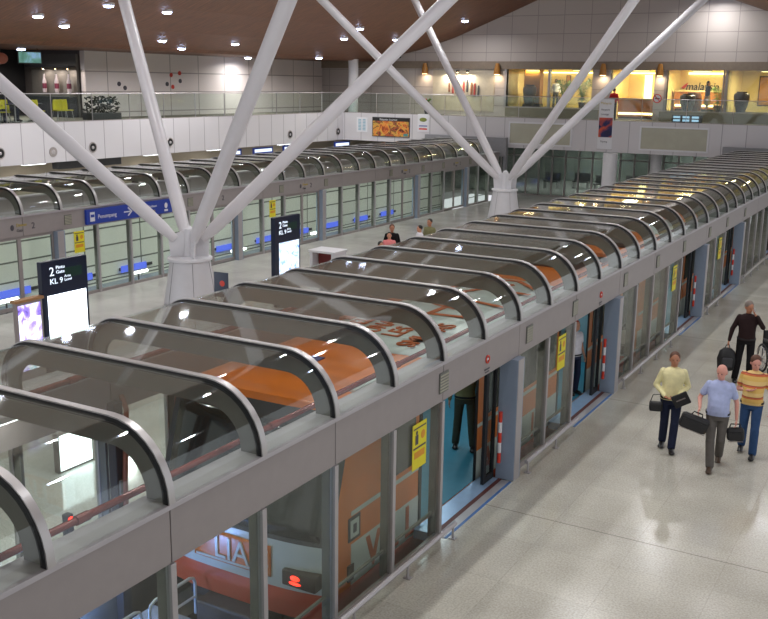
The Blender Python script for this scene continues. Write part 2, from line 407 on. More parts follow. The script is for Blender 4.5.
def thing(name, label, cat, loc=(0, 0, 0), rz=0, group=None):
    o = bpy.data.objects.new(name, None); COL.objects.link(o); o.location = loc; o.rotation_euler = (0, 0, rz)
    o.empty_display_size = .2
    return tag(o, label, cat, group)
def tag(o, label, cat, group=None):
    o['label'] = label; o['category'] = cat
    if group: o['group'] = group
    return o
def struct(o): o['kind'] = 'structure'; return o
def dup(root, loc, label=None, rz=None):
    def rec(o, par):
        c = o.copy(); COL.objects.link(c)
        if par: c.parent = par
        for ch in [x for x in bpy.data.objects if x.parent == o]: rec(ch, c)
        return c
    r = rec(root, None); r.location = loc
    if rz is not None: r.rotation_euler = (0, 0, rz)
    if label: r['label'] = label
    return r
def text(name, s, size, mt, org, xd, yd, parent=None, ext=.004, align='LEFT', sx=1.0, bold=0.0):
    cu = bpy.data.curves.new(name, 'FONT'); cu.body = s; cu.size = size; cu.extrude = ext; cu.align_x = align; cu.resolution_u = 3; cu.offset = bold
    t = bpy.data.objects.new(name, cu); COL.objects.link(t)
    dg = bpy.context.evaluated_depsgraph_get(); me = bpy.data.meshes.new_from_object(t.evaluated_get(dg))
    bpy.data.objects.remove(t)
    xd = Vector(xd).normalized(); yd = Vector(yd).normalized(); zd = xd.cross(yd); org = Vector(org)
    for v in me.vertices: v.co = org+xd*v.co.x*sx+yd*v.co.y+zd*v.co.z
    me.materials.clear(); me.materials.append(M[mt])
    o = bpy.data.objects.new(name, me); COL.objects.link(o)
    if parent: o.parent = parent
    return o

S = 1.335                     # bay
HB, HT, TOP = 2.01, 2.58, 3.25
TW = 3.72                     # tunnel width
XF = -15.88; Y0F = 13.14      # far tunnel
YE = 45.7                     # rear facade line
XL = -26.3                    # left gallery edge

# ================================================================== SETTING
def slab(name, lo, hi, mt): return struct(MB().box(lo, hi).obj(name, mt))
slab('floor', (0.0, -7, -.4), (9.6, 50, 0), 'floor')
slab('floor_island', (XF, -4, -.4), (-TW, 52, 0), 'floor_mid')
slab('floor_left', (-28, 2, -.4), (XF-TW-.1, 52, 0), 'floor_mid')
slab('floor_guideway', (-TW, -7, -1.6), (0, 52, -1.15), 'concrete')
slab('floor_guideway_far', (XF-TW-.1, -4, -1.6), (XF, 52, -1.15), 'concrete')
slab('trim_guideway_edge', (-.5, -7, -1.15), (0, 50, -.4), 'concrete')
slab('trim_guideway_edge_island', (-TW, -4, -1.15), (-TW+.3, 50, -.4), 'concrete')
slab('trim_guideway_edge_far', (XF-.2, -4, -1.15), (XF, 50, -.4), 'concrete')
slab('wall_trackside', (XF-TW-.1, 3, -1.15), (XF-TW+.02, YE, 2.0), 'track_wall')
# ceiling vault
mb = MB(); pts = [(x, z) for x, z in PROF]+[(x, z+.35) for x, z in PROF[::-1]]
V = []; F = []; k = len(PROF)
ys = [-12, 58]
for y in ys:
    for x, z in PROF: V.append((x, y, z))
    for x, z in PROF: V.append((x, y, z+.4))
for i in range(k-1):
    F += [(i, i+1, 2*k+i+1, 2*k+i), (k+i, 3*k+i, 3*k+i+1, k+i+1), (i, k+i, k+i+1, i+1), (2*k+i, 2*k+i+1, 3*k+i+1, 3*k+i)]
mb.add(V, F); ce = struct(mb.obj('ceiling', 'wood', smooth=False))
# gallery slabs + fascias
ZF0, ZF1 = 2.80, 4.40
slab('floor_gallery_left', (-46, 2, 4.0), (XL-.15, 56, 4.36), 'gal_floor')
slab('wall_left_fascia', (XL-.15, 2, ZF0), (XL, YE, ZF1), 'fascia_l')
slab('floor_gallery_rear', (XL-.15, YE+.15, 4.0), (9.6, 56, 4.36), 'gal_floor')
slab('wall_rear_fascia', (XL-.15, YE, ZF0), (9.6, YE+.15, ZF1), 'fascia_b')
slab('ceiling_below_gallery_left', (-34, 2, ZF0-.02), (XL-.15, 56, ZF0+.1), 'soffit')
slab('ceiling_below_gallery_rear', (XL-.15, YE+.15, ZF0-.02), (9.6, 60, ZF0+.1), 'soffit')
slab('wall_left_lower', (-28.2, 2, 0), (-28, 56, ZF0), 'tan')
slab('wall_rear_lower', (-28, 58, 0), (9.6, 58.2, ZF0), 'hall')
slab('floor_rear_hall', (-28, 50, -.4), (9.6, 60, -.002), 'floor_mid')
# upper walls
slab('wall_left_upper', (-30.3, 29.0, 4.36), (-30, 49, 7.55), 'tile_l')
slab('wall_left_recess', (-39.7, 29.0, 4.36), (-30.3, 29.3, 7.55), 'recess')
slab('wall_left_far', (-40, 2, 4.36), (-39.7, 29.3, 7.55), 'black')
slab('wall_left_shopfront', (-34.2, 20, 4.36), (-34.0, 28.9, 7.55), 'black')
YW = 49.0
def wallseg(n, x0, x1, z0, z1): slab('wall_rear_upper' + n, (x0, YW, z0), (x1, YW+.3, z1), 'tile_b')
wallseg('', -30.3, 9.6, 7.05, 12.1)
for n, (a, b) in zip(('_mural', '_pier', '_pier_right'), ((-30.3, -17.25), (-12.15, -11.1), (-8.72, -8.05))): wallseg(n, a, b, 4.36, 7.05)
slab('trim_1', (-30, YW-.1, 7.02), (9.6, YW, 7.45), mat('shopfront band', (138, 124, 110), .5))
# lounge interiors behind the shopfronts
slab('wall_lounge_rear', (-17.4, 53.2, 4.36), (9.6, 53.4, 7.1), 'cream')
slab('ceiling_lounge', (-17.4, YW+.3, 7.06), (9.6, 53.4, 7.2), 'cream')
slab('wall_lounge_left', (-17.45, YW+.3, 4.36), (-17.25, 53.2, 7.06), 'cream')
for i, x in enumerate((-11.38, -8.43, -5.05)):
    slab('wall_lounge_partition_%d' % (i+1), (x-.06, YW+.31, 4.36), (x+.06, 53.2, 7.06), 'cream')
slab('floor_lounge', (-11.1, YW, 4.362), (-8.5, 53.2, 4.38), 'loungewood')
slab('floor_lounge_left', (-17.25, YW-.1, 4.362), (-11.66, 53.2, 4.87), 'plinth')
slab('floor_lounge_right', (-8.34, YW-.1, 4.362), (9.6, 53.2, 4.87), 'plinth')
# shopfront glazing as windows
for i, (a, b) in enumerate(((-17.25, -14.75), (-14.6, -12.15), (-11.1, -8.72), (-8.05, -5.2), (-4.95, -1.6), (-1.45, 3))):
    zb = 4.42 if i == 2 else 4.93
    wn = struct(MB().box((a, YW+.10, zb), (b, YW+.12, 7.03)).obj('window_%d' % (i+1), 'railglass'))
    struct(MB().box((a, YW+.02, zb-.05), (b, YW+.2, zb)).box((a-.13, YW-.02, zb-.05), (a, YW+.2, 7.05)).box((b, YW+.02, zb-.05), (b+.07, YW+.2, 7.05)).obj('window_frame_%d' % (i+1), 'header' if i > 2 else 'silver'))

# rear hall glazing below the gallery (green glass partitions)
g0 = 48.3
hall = thing('glass_partition', 'long green glass partition with thin grey mullions below the rear gallery', 'partition', (-10, g0, 0))
for i in range(32):
    x = -20.2+i*.78+10
    MB().box((x-.04, -.06, 0), (x+.04, .06, 2.79)).obj('mullion', 'header', hall)
for i in range(31):
    x = -20.2+i*.78+10
    MB().box((x+.04, -.01, .06), (x+.74, .01, 2.74)).obj('glass_pane', 'greenglass', hall)
MB().box((-10.3, -.05, 0), (14.1, .05, .06)).box((-10.3, -.05, 2.2), (14.1, .05, 2.26)).obj('rail', 'header', hall)
# inner hall furniture seen through the glass
for i in range(7):
    x = -15.5+i*1.6
    t = thing('waiting_seat', '', 'seat', (x, 52.5+.8*(i % 2), 0), 0, 'dark waiting seats behind the green glass')
    t['label'] = 'dark waiting seat standing in the dim hall behind the green glass'
    MB().box((-.5, -.25, .4), (.5, .25, .48), bev=.02).obj('seat', 'dark', t); MB().box((-.5, .2, .48), (.5, .28, .95), bev=.02).obj('backrest', 'dark', t)
    MB().box((-.45, -.2, 0), (-.4, .2, .4)).box((.4, -.2, 0), (.45, .2, .4)).obj('leg', 'silver', t)

# round white columns below the gallery
def round_col(x, y, r, label):
    MBo = MB().lathe([(r*1.12, 0), (r*1.12, .12), (r, .14), (r, ZF0-.02)], 28)
    o = MBo.obj('round_column', 'white', smooth=True, loc=(x, y, 0)); tag(o, label, 'column', 'round white columns under the rear gallery'); return o
round_col(-9.75, 45.35, .37, 'round white column directly below the hanging banner')
round_col(-7.85, 47.2, .3, 'round white column farther back under the rear gallery, right of the banner')
o = MB().lathe([(.30, 4.36), (.30, 7.5)], 28).obj('round_column', 'white', smooth=True, loc=(-26.05, 46.4, 0)); tag(o, 'round white column on the upper gallery at the rear left corner', 'column')

# portals where the tunnels meet the facade
def portal(x0, x1, label):
    o = MB().box((x0, YE-.35, 2.3), (x1, YE-.003, 3.34), bev=.02).box((x0, YE-.3, 0), (x0+.15, YE-.003, 2.3)).box((x1-.15, YE-.3, 0), (x1, YE-.003, 2.3)).obj('tunnel_portal', 'rug'); tag(o, label, 'portal')
portal(-20.6, -15.6, 'grey boxed portal where the far glazed tunnel meets the rear facade')
portal(-4.2, .15, 'grey boxed portal where the near glazed tunnel meets the rear facade')

# ================================================================== GLAZED TUNNELS
def arc_profile(off=0.0, nseg=9):
    """half-round shoulder to flat top to shoulder, from x=0 to x=-TW, offset outward by off"""
    R = .66; pts = [(off, HT)]
    for i in range(nseg+1):
        t = (PI/2)*i/nseg; pts.append((-R+(R+off)*math.cos(t), (TOP-R)+(R+off)*math.sin(t)))
    for i in range(nseg+1):
        t = PI/2+(PI/2)*i/nseg; RL = .5; pts.append((-(TW-RL)+(RL+off)*math.cos(t), (TOP-RL)+(RL+off)*math.sin(t)))
    pts.append((-TW-off, HT)); return pts
def band(o0, o1, y0, y1):
    a = arc_profile(o0); b = arc_profile(o1); k = len(a); V = []; F = []
    for y in (y0, y1):
        V += [(x, y, z) for x, z in a]+[(x, y, z) for x, z in b]
    for i in range(k-1):
        F += [(i, i+1, 2*k+i+1, 2*k+i), (k+i, 3*k+i, 3*k+i+1, k+i+1), (i, k+i, k+i+1, i+1), (2*k+i, 2*k+i+1, 3*k+i+1, 3*k+i)]
    F += [(0, 2*k, 3*k, k), (k-1, 2*k-1, 4*k-1, 3*k-1)]
    return MB().add(V, F)
def pane(y0, y1):
    mb = MB(); a = arc_profile(0.0); b = arc_profile(-.012); k = len(a)
    V = []; F = []
    for y in (y0, y1): V += [(x, y, z) for x, z in a]+[(x, y, z) for x, z in b]
    for i in range(k-1):
        F += [(i, i+1, 2*k+i+1, 2*k+i), (k+i, 3*k+i, 3*k+i+1, k+i+1)]
    mb.add(V, F)
    mid = (k-2)//2
    for q, i in enumerate([i for i in range(k-1) for _ in (0, 1)]):
        mb.m[q] = 1 if i == mid else 0
    return mb
def canopy(x, ybase, n0, n1, yend, label, wordy):
    t = thing('tunnel_canopy', label, 'canopy', (x, ybase, 0))
    first = None
    for n in range(n0, n1+1):
        if first is None:
            r = band(-.01, .034, -.04, .04).obj('rib', 'rib', t, smooth=True)
            g = band(-.038, .02, -.046, .046).obj('gasket', 'gasket', r, smooth=True)
            wb = band(-.25, -.035, -.02, .02).obj('rib_web', 'web', r, smooth=True)
            first = (r, g, wb); r.location = (0, n*S, 0)
        else:
            r = first[0].copy(); COL.objects.link(r); r.parent = t; r.location = (0, n*S, 0)
            for q in first[1:]:
                c = q.copy(); COL.objects.link(c); c.parent = r
    pf = None
    for n in range(n0, n1):
        if pf is None: pf = pane(.045, S-.045).obj('roof_glass', ['glass', 'frit'], t, smooth=True); p = pf
        else: p = pf.copy(); COL.objects.link(p); p.parent = t
        p.location = (0, n*S, 0)
    return t
canopy(0, 0, -3, 33, YE, 'arched glass canopy of the near train tunnel, curved silver ribs over orange train', 0)
canopy(XF, Y0F, -8, 23, YE, 'arched glass canopy of the far empty tunnel along the left gallery', 0)

def header(x, face, ybase, n0, n1, label, grp):
    """header beam over the platform screens; face=+1 looks to +x"""
    t = thing('header_beam', label, 'beam', (x, ybase, 0), 0, grp)
    d = .3
    k = n0
    while k < n1:
        e = min(k+2, n1)
        lo = (-d if face > 0 else 0, k*S+.006, HB); hi = (0 if face > 0 else d, e*S-.006, HT-.04)
        MB().box(lo, hi, bev=.006).obj('beam_panel', 'header', t); k = e
    MB().box((-d if face > 0 else -.03, n0*S, HT-.045), (.03 if face > 0 else d, n1*S, HT)).obj('beam_lip', 'lip', t)
    return t
def screen_run(x, face, ybase, a, b, label, grp, skip=()):
    t = thing('glass_screen', label, 'screen', (x, ybase+a*S, 0), 0, grp)
    sx = -face
    def bx(mb, u0, u1, y0, y1, z0, z1, **k):
        xs = sorted((sx*u0, sx*u1)); return mb.box((xs[0], y0, z0), (xs[1], y1, z1), **k)
    prev = 0.0
    for i in range(int(b-a)+1):
        y = i*S
        if a+i in skip: continue
        mu = bx(MB(), -.02, .05, y-.035, y+.035, .0, HB-.003, bev=.004).obj('mullion', 'silver', t)
        bx(MB(), .05, .17, y-.022, y+.022, .0, HB-.004).obj('fin', 'web', mu)
        if i > 0:
            bx(MB(), .012, .024, prev+.036, y-.036, .09, HB-.004).obj('glass_pane', 'screen', t)
            bx(MB(), -.0, .06, prev+.036, y-.036, .0, .085).obj('bottom_rail', 'header', t)
            bx(MB(), .1, .13, prev+.036, y-.036, .36, .39).obj('guard_bar', 'web', t)
        prev = y
    return t
def bumper(x, ybase, a, b, label, grp):
    t = thing('bumper_rail', label, 'rail', (x, ybase+a*S, 0), 0, grp)
    L = (b-a)*S
    MB().tube([(.17, .12, .21), (.17, L-.05, .21)], .034, 8).obj('rail', 'silver', t, smooth=True)
    q = 0.2
    while q < L:
        MB().tube([(.17, q, 0), (.17, q, .2)], .018, 8).box((.12, q-.04, 0), (.22, q+.04, .012)).obj('post', 'silver', t); q += S*.98
    return t
def pillar(x, face, y, label, grp):
    xs = sorted((x-face*.2, x+face*.11))
    t = thing('door_pillar', label, 'pillar', (x, y, 0), 0, grp)
    MB().box((xs[0]-x, -.27, 0), (xs[1]-x, .0, HB-.003), bev=.008).obj('casing', 'pillar', t)
    xe = face*.11
    MB().box((min(xe, xe+face*.008), -.262, .0), (max(xe, xe+face*.008), -.05, HB-.005)).obj('edge_trim', 'silver', t)
    return t
def grille(x, face, y, label, grp):
    t = thing('header_grille', label, 'grille', (x, y, 2.28), 0, grp)
    MB().box((0, -.13, -.14), (face*.012, .13, .14)).obj('plate', 'web', t)
    s_ = MB()
    for k in range(6): s_.box((min(face*.012, face*.02), -.12, -.12+k*.042), (max(face*.012, face*.02), .12, -.10+k*.042))
    s_.obj('louvre', 'grille', t)
def notice(x, y, z0, label, grp):
    t = thing('warning_sticker', label, 'sticker', (x, y, z0), 0, grp)
    MB().box((0, -.19, -.31), (.006, .19, .31)).obj('sheet', 'yellow', t)
    MB().box((.006, -.17, -.03), (.009, .17, -.005)).box((.006, -.17, .24), (.009, .17, .26)).box((.006, -.12, .03), (.009, -.04, .16)).ell((.007, -.08, .19), (.003, .03, .03)).obj('pictogram', 'letterd', t)
    MB().ell((.007, .09, .13), (.004, .06, .06)).box((.006, -.14, -.16), (.009, .14, -.07)).obj('red_mark', mat_red_or, t)
mat_red_or = mat('sticker orange print', (206, 140, 30), .5)
def noentry(x, y, z, label):
    t = thing('door_symbol', label, 'symbol', (x, y, z), 0, 'red round symbols above the tunnel doors')
    MB().tube([(.006, .055*math.cos(a), .055*math.sin(a)) for a in [i*PI/8 for i in range(16)]], .012, 6, closed=True).obj('ring', 'redpaint', t)
    MB().box((0, -.04, -.012), (.008, .04, .012)).obj('bar', 'white', t)
    MB().box((0, -.09, -.16), (.005, .09, -.14)).box((0, -.07, -.2), (.005, .07, -.185)).obj('caption', 'letterd', t)

RUNS = [(-2, 5), (7, 9), (11, 15), (17, 19), (21, 25), (27, 29), (31, 33)]
DOORS = [(5, 7), (9, 11), (15, 17), (19, 21), (25, 27), (29, 31)]
NEARNAME = ['nearest', 'second', 'third', 'fourth', 'fifth', 'sixth', 'seventh']
header(0, 1, 0, -3, 33.9, 'long grey header beam over the screens facing the right platform', 'tunnel header beams')
header(-TW, -1, 0, -3, 33.9, 'grey header beam on the island side of the near tunnel, behind the orange train', 'tunnel header beams')
header(XF, 1, Y0F, -8, 24.0, 'grey header beam of the far tunnel carrying the blue direction sign', 'tunnel header beams')
header(XF-TW, -1, Y0F, -8, 24, 'grey header beam on the rear side of the far tunnel', 'tunnel header beams')
for i, (a, b) in enumerate(RUNS):
    screen_run(0, 1, 0, a, b, '%s fixed glass screen facing the right platform, counted from the camera' % NEARNAME[i], 'fixed glass screens facing the right platform', skip=(0,) if i == 0 else ())
    screen_run(-TW, -1, 0, a, b, '%s glass screen on the island side of the near tunnel, counted from the camera' % NEARNAME[i], 'fixed glass screens facing the island platform')
    if i: bumper(0, 0, a, b, '%s low tubular bumper rail in front of the right platform screens, counted from the camera' % NEARNAME[i], 'bumper rails along the right platform')
    else: bumper(0, 0, 1, 5.15, 'nearest low tubular bumper rail in front of the right platform screens', 'bumper rails along the right platform')
for i, (a, b) in enumerate(DOORS):
    pillar(0, 1, b*S, '%s blue-grey door pillar on the right platform, counted from the camera' % NEARNAME[i], 'door pillars on the right platform')
    pillar(-TW, -1, b*S, '%s door pillar on the island side of the near tunnel, counted from the camera' % NEARNAME[i], 'door pillars on the island side')
    # sill
    t = thing('door_sill', '%s pale blue door sill with red and blue lines on the right platform, counted from the camera' % NEARNAME[i], 'sill', (0, a*S, 0), 0, 'door sills on the right platform')
    L = (b-a)*S-.3
    MB().box((-.42, .04, -.12), (-.14, L, .012)).obj('plate', 'sill', t); MB().box((-.14, .04, -.1), (-.07, L, .008)).obj('red_strip', 'sillred', t)
    MB().box((-.07, .04, -.1), (0.06, L, .006)).obj('metal_strip', 'silver', t); MB().box((.06, .04, 0), (.10, L, .006)).obj('blue_strip', 'sillblue', t)
    # opened leaf beside the pillar
    t = thing('sliding_door', '%s opened glass sliding door beside its pillar on the right platform, counted from the camera' % NEARNAME[i], 'door', (-.24, b*S-.3, 0), 0, 'opened sliding doors of the near tunnel')
    MB().box((-.03, -.36, .02), (.02, -.30, HB-.01)).box((-.03, -.06, .02), (.02, 0, HB-.01)).box((-.03, -.3, .02), (.02, -.06, .12)).box((-.03, -.3, 1.9), (.02, -.06, HB-.01)).obj('frame', 'black', t)
    MB().box((-.01, -.3, .12), (0, -.06, 1.9)).obj('glass_pane', 'screen', t)
    MB().box((-.03, -.395, .02), (.02, -.362, HB-.01)).obj('rubber_edge', 'gasket', t)
    # striped pole
    o = MB()
    for k in range(5): o.lathe([(.03, .3+k*.17), (.03, .47+k*.17)], 12, mi=k % 2)
    o = o.obj('safety_pole', ['redpaint', 'white'], smooth=True, loc=(-.12, b*S-.34, 0)); tag(o, 'red and white safety pole beside the %s door opening of the near tunnel' % NEARNAME[i], 'pole', 'striped safety poles at the door openings')
    if i in (0, 1): noentry(.004, (a+b)/2*S+.1, 2.25, 'red round symbol on the header above the %s door of the near tunnel' % NEARNAME[i])
GN = [5, 7.3, 8.95, 11.3, 13.2, 15.1, 17.3, 19.1, 21.2, 25.1]
for i, n in enumerate(GN):
    grille(.004, 1, n*S, 'small louvred grille on the near header beam, number %s from the camera' % ['one', 'two', 'three', 'four', 'five', 'six', 'seven', 'eight', 'nine', 'ten'][i], 'louvred grilles on the near header beam')
notice(.004, 4.5*S, 1.6, 'yellow warning sticker on the nearest glass screen before the first open door', 'yellow warning stickers on the tunnel screens')
notice(.004, 8.5*S, 1.6, 'yellow warning sticker on the second near glass screen, before the second door', 'yellow warning stickers on the tunnel screens')
notice(.004, 14.5*S, 1.6, 'yellow warning sticker on the third near glass screen, before the third door', 'yellow warning stickers on the tunnel screens')
notice(.004, 18.5*S, 1.6, 'yellow warning sticker on the fourth near glass screen, farthest along the right platform', 'yellow warning stickers on the tunnel screens')
# far tunnel screens
FR = [(-5, -1), (1, 5), (7, 9), (11, 15), (17, 19), (21, 23)]
FD = [(-1, 1), (5, 7), (9, 11), (15, 17), (19, 21)]
LEFTN = ['leftmost', 'second', 'third', 'fourth', 'fifth', 'sixth']
for i, (a, b) in enumerate(FR):
    screen_run(XF, 1, Y0F, a, b, '%s fixed glass screen of the far tunnel counted from the left' % LEFTN[i], 'fixed glass screens of the far tunnel')
for i, (a, b) in enumerate(FD):
    pillar(XF, 1, Y0F+b*S, '%s grey door pillar of the far tunnel counted from the left' % LEFTN[i], 'door pillars of the far tunnel')
    t = thing('sliding_door', '%s closed pair of glass sliding doors in the far tunnel, counted from the left' % LEFTN[i], 'door', (XF, Y0F+a*S+.04, 0), 0, 'closed sliding doors of the far tunnel')
    L = (b-a)*S-.32
    for q in (0, 1):
        y0, y1 = q*L/2, (q+1)*L/2
        lf = MB().box((-.09, y0, .02), (-.04, y0+.06, HB-.01)).box((-.09, y1-.06, .02), (-.04, y1, HB-.01)).box((-.09, y0+.06, .02), (-.04, y1-.06, .12)).box((-.09, y0+.06, 1.93), (-.04, y1-.06, HB-.01)).obj('door_leaf', 'header', t)
        MB().box((-.07, y0+.06, .12), (-.06, y1-.06, 1.93)).obj('glass_pane', 'screen', lf)
for i, n in enumerate([1.17, 5.05, 7.25, 8.85, 11.1, 15.03, 17.3, 18.9, 21.2]):
    grille(XF+.004, 1, Y0F+n*S, 'small louvred grille on the far header beam, number %s from the left' % ['one', 'two', 'three', 'four', 'five', 'six', 'seven', 'eight', 'nine'][i], 'louvred grilles on the far header beam')
notice(XF+.004, Y0F+1.45*S, 1.6, 'yellow warning sticker on the far tunnel screen above the nearest information pylon', 'yellow warning stickers on the tunnel screens')
notice(XF+.004, Y0F+8.42*S, 1.6, 'yellow warning sticker on the far tunnel screen just left of the second pylon', 'yellow warning stickers on the tunnel screens')
for i, n in enumerate((.05, 6.1, 10.1, 16.1, 20.1)):
    t = thing('door_number_label', '%s small door number label printed on the far header beam, counted from the left' % LEFTN[i], 'label', (XF, Y0F+n*S, 2.24), 0, 'door number labels on the far header beam')
    MB().ell((.004, -.42, .03), (.004, .06, .08)).obj('shield', 'letterd', t)
    text('lettering', 'Dewan', .12, 'lettery', (.004, -.28, .04), (0, 1, 0), (0, 0, 1), t)
    text('lettering', 'Gate', .11, 'letterd', (.004, -.28, -.1), (0, 1, 0), (0, 0, 1), t)
    text('number', '2', .24, 'letterd', (.004, .22, -.06), (0, 1, 0), (0, 0, 1), t)

# direction sign on far header
t = thing('direction_sign', 'long blue direction sign with white train symbol and arrow on far header beam', 'sign', (XF, 15.33, 2.06))
MB().box((.003, 0, 0), (.09, 3.58, .43), bev=.006).obj('sign_box', 'signblue', t)
MB().box((.091, .12, .08), (.098, .30, .35), bev=.003).obj('train_symbol', 'white', t)
MB().box((.098, .14, .2), (.1, .28, .28)).obj('symbol_window', 'signblue', t)
text('lettering', 'Penumpang', .17, 'white', (.092, .42, .14), (0, 1, 0), (0, 0, 1), t, sx=.95)
MB().box((.091, 1.47, .2), (.097, 1.72, .235)).poly([(1.62, .33), (1.66, .35), (1.82, .218), (1.66, .085), (1.62, .105), (1.75, .218)], 0, .091, .097).obj('arrow', 'white', t)
text('lettering', '1\n2', .13, 'white', (.092, 1.98, .27), (0, 1, 0), (0, 0, 1), t)
text('lettering', 'Ketibaan', .11, 'white', (.092, 2.5, .24), (0, 1, 0), (0, 0, 1), t)
text('lettering', 'Arrivals', .1, 'lettery', (.092, 2.5, .1), (0, 1, 0), (0, 0, 1), t)
MB().ell((.094, 3.3, .24), (.004, .07, .09)).box((.091, 3.22, .06), (.096, 3.38, .12)).obj('symbol', 'white', t)

# guideway lights of the far tunnel
for i in range(13):
    y = Y0F-6.0+i*2.62
    t = thing('guideway_light', 'flat blue light panel low on the trackside wall of the far tunnel', 'light', (XF-TW+.12, y, -.42), 0, 'blue tube lights on the trackside wall')
    MB().box((-.08, -.02, -.05), (-.02, 1.6, .05)).obj('bracket', 'dark', t)
    MB().box((-.02, 0, -.12), (.03, 1.25, .12), bev=.01).obj('tube', 'blue_tube', t)
    if i % 2 == 0 and i < 10:
        t = thing('guideway_light', 'short white tube light below the blue tubes in the far tunnel', 'light', (XF-1.2, y+1.0, .02), 0, 'white tube lights in the far guideway')
        MB().tube([(0, 0, -.868), (0, 0, -.05)], .03, 6).obj('stand', 'dark', t)
        MB().tube([(0, -.4, 0), (0, .4, 0)], .055, 8).obj('tube', 'white_tube', t, smooth=True)
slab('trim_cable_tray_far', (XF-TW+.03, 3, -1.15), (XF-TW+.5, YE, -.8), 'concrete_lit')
# running beams
for nm, x0 in (('near', 0), ('far', XF)):
    for q, xx in enumerate((-1.0, -2.85)):
        slab('trim_running_beam_%s_%d' % (nm, q+1), (x0+xx-.25, -6, -1.15), (x0+xx+.25, YE, -.85), 'concrete')

# sprinkler pipes inside near tunnel
def pipe(x, label, extra):
    t = thing('sprinkler_pipe', label, 'pipe', (x, 0, 2.62), 0, 'red sprinkler pipes inside the near tunnel')
    MB().tube([(0, -4, 0), (0, YE-.5, 0)], .034, 10).obj('pipe_run', 'pipe', t, smooth=True)
    for k in range(34):
        y = -2.0+k*S
        if k % 2 == 0: MB().tube([(0, y-.07, 0), (0, y+.07, 0)], .044, 10).obj('coupling', 'pipe', t, smooth=True)
    if extra:
        MB().tube([(-.0, -.9, 0), (-.05, -.9, .3), (-.35, -.9, .3), (-.38, -.9, .1)], .018, 6).obj('sensor_bracket', 'dark', t)
pipe(-.36, 'red sprinkler pipe along the right shoulder inside the near tunnel', True)
pipe(-TW+.36, 'red sprinkler pipe along the island shoulder inside the near tunnel', False)

# guideway furniture behind the train (blue lit walkway and handrails)
t = thing('maintenance_walkway', 'pale walkway plate lit blue at the tail of the orange train', 'walkway', (-2.2, 1.6, -.85))
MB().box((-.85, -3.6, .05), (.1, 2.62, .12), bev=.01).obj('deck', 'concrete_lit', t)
for a in (-3.2, -1.4, .4, 2.0): MB().box((-.8, a, .002), (.05, a+.1, .05)).obj('support', 'dark', t)
for k in range(4):
    t = thing('tubular_handrail', 'hooped pale handrail beside the walkway behind the train', 'handrail', (-2.42, 3.5-k*1.0, -.73), 0, 'hooped handrails behind the train')
    MB().tube([(0, 0, 0), (0, 0, .45), (0, .03, .52), (0, .1, .55), (0, .75, .55), (0, .82, .52), (0, .85, .45), (0, .85, 0)], .022, 8).tube([(0, .01, .25), (0, .84, .25)], .018, 8).obj('hoop', 'bluerail', t, smooth=True)
t = thing('work_light', 'small blue-white work light beside the walkway behind the train', 'light', (-3.36, 3.0, -.45))
MB().box((-.04, -.12, -.06), (.04, .12, .06), bev=.01).tube([(0, 0, -.69), (0, 0, -.06)], .02, 6).obj('housing', 'dark', t)
MB().box((.041, -.1, -.045), (.05, .1, .045)).obj('lens', 'blue_tube', t)
l = bpy.data.lights.new('work_light_lamp', 'POINT'); l.energy = 80; l.color = (.25, .42, 1); l.shadow_soft_size = .1
lo = bpy.data.objects.new('work_light_lamp', l); COL.objects.link(lo); lo.location = (.2, 0, .05); lo.parent = t

# equipment on the island-side wall behind the train
t = thing('hose_post', 'slim dark post with bent brown hose beside the tail of the orange train', 'post', (-3.36, 4.0, -1.15))
MB().box((-.08, -.08, 0), (.06, .08, 3.3), bev=.01).obj('post', 'dark', t)
MB().tube([(.1, .0, 1.2), (.1, .02, 2.2), (.12, .05, 2.8), (.1, .1, 3.2), (.0, .12, 3.36)], .035, 8).obj('hose', mat('brown hose', (120, 66, 44), .5), t, smooth=True)
MB().box((.061, -.05, 2.0), (.09, .05, 2.25)).obj('junction_box', 'web', t)
t = thing('signal_lamp', 'small glowing red signal lamp on the island side behind the train', 'lamp', (-3.44, 3.2, -1.15))
MB().box((-.05, -.05, 0), (.05, .05, 2.05), bev=.01).obj('post', 'dark', t); MB().ell((.06, 0, 1.98), (.03, .045, .045)).obj('lens', 'redlamp', t)

def tunnel_lights(x, ys, label, grp, p):
    for y in ys:
        t = thing('tunnel_light', label, 'light', (x, y, 2.5), 0, grp)
        MB().box((-.06, -.5, 0), (.06, .5, .08), bev=.01).obj('housing', 'white', t); MB().box((-.045, -.47, -.012), (.045, .47, 0)).obj('diffuser', 'white_tube', t)
        area_light('tunnel_lamp', (0, 0, -.02), .1, p, (.98, 1, .98), sizey=.9, parent=t)
tunnel_lights(XF-.4, [Y0F+S*(k+.5) for k in range(-3, 23, 3)], 'short white strip light behind the far tunnel header, facing the trackside wall', 'strip lights inside the far tunnel', 60)
tunnel_lights(-TW+.62, [S*(k+.5) for k in (-2, 1)], 'short white strip light behind the island-side header at the tail of the train', 'strip lights inside the near tunnel', 12)
# rear hall ceiling lights
for i, (x, y) in enumerate(((-17, 52), (-13, 52), (-9, 53), (-5, 52), (-14, 56), (-8, 56))):
    t = thing('hall_light', 'square ceiling light in the dim hall behind the green glass', 'light', (x, y, ZF0-.08), 0, 'ceiling lights in the rear hall')
    MB().box((-.3, -.3, 0), (.3, .3, .058), bev=.01).obj('housing', 'white', t); MB().box((-.26, -.26, -.01), (.26, .26, 0)).obj('diffuser', 'white_tube', t)
    area_light('hall_lamp', (0, 0, -.03), .5, 62, (.97, 1, .98), sizey=.5, parent=t)

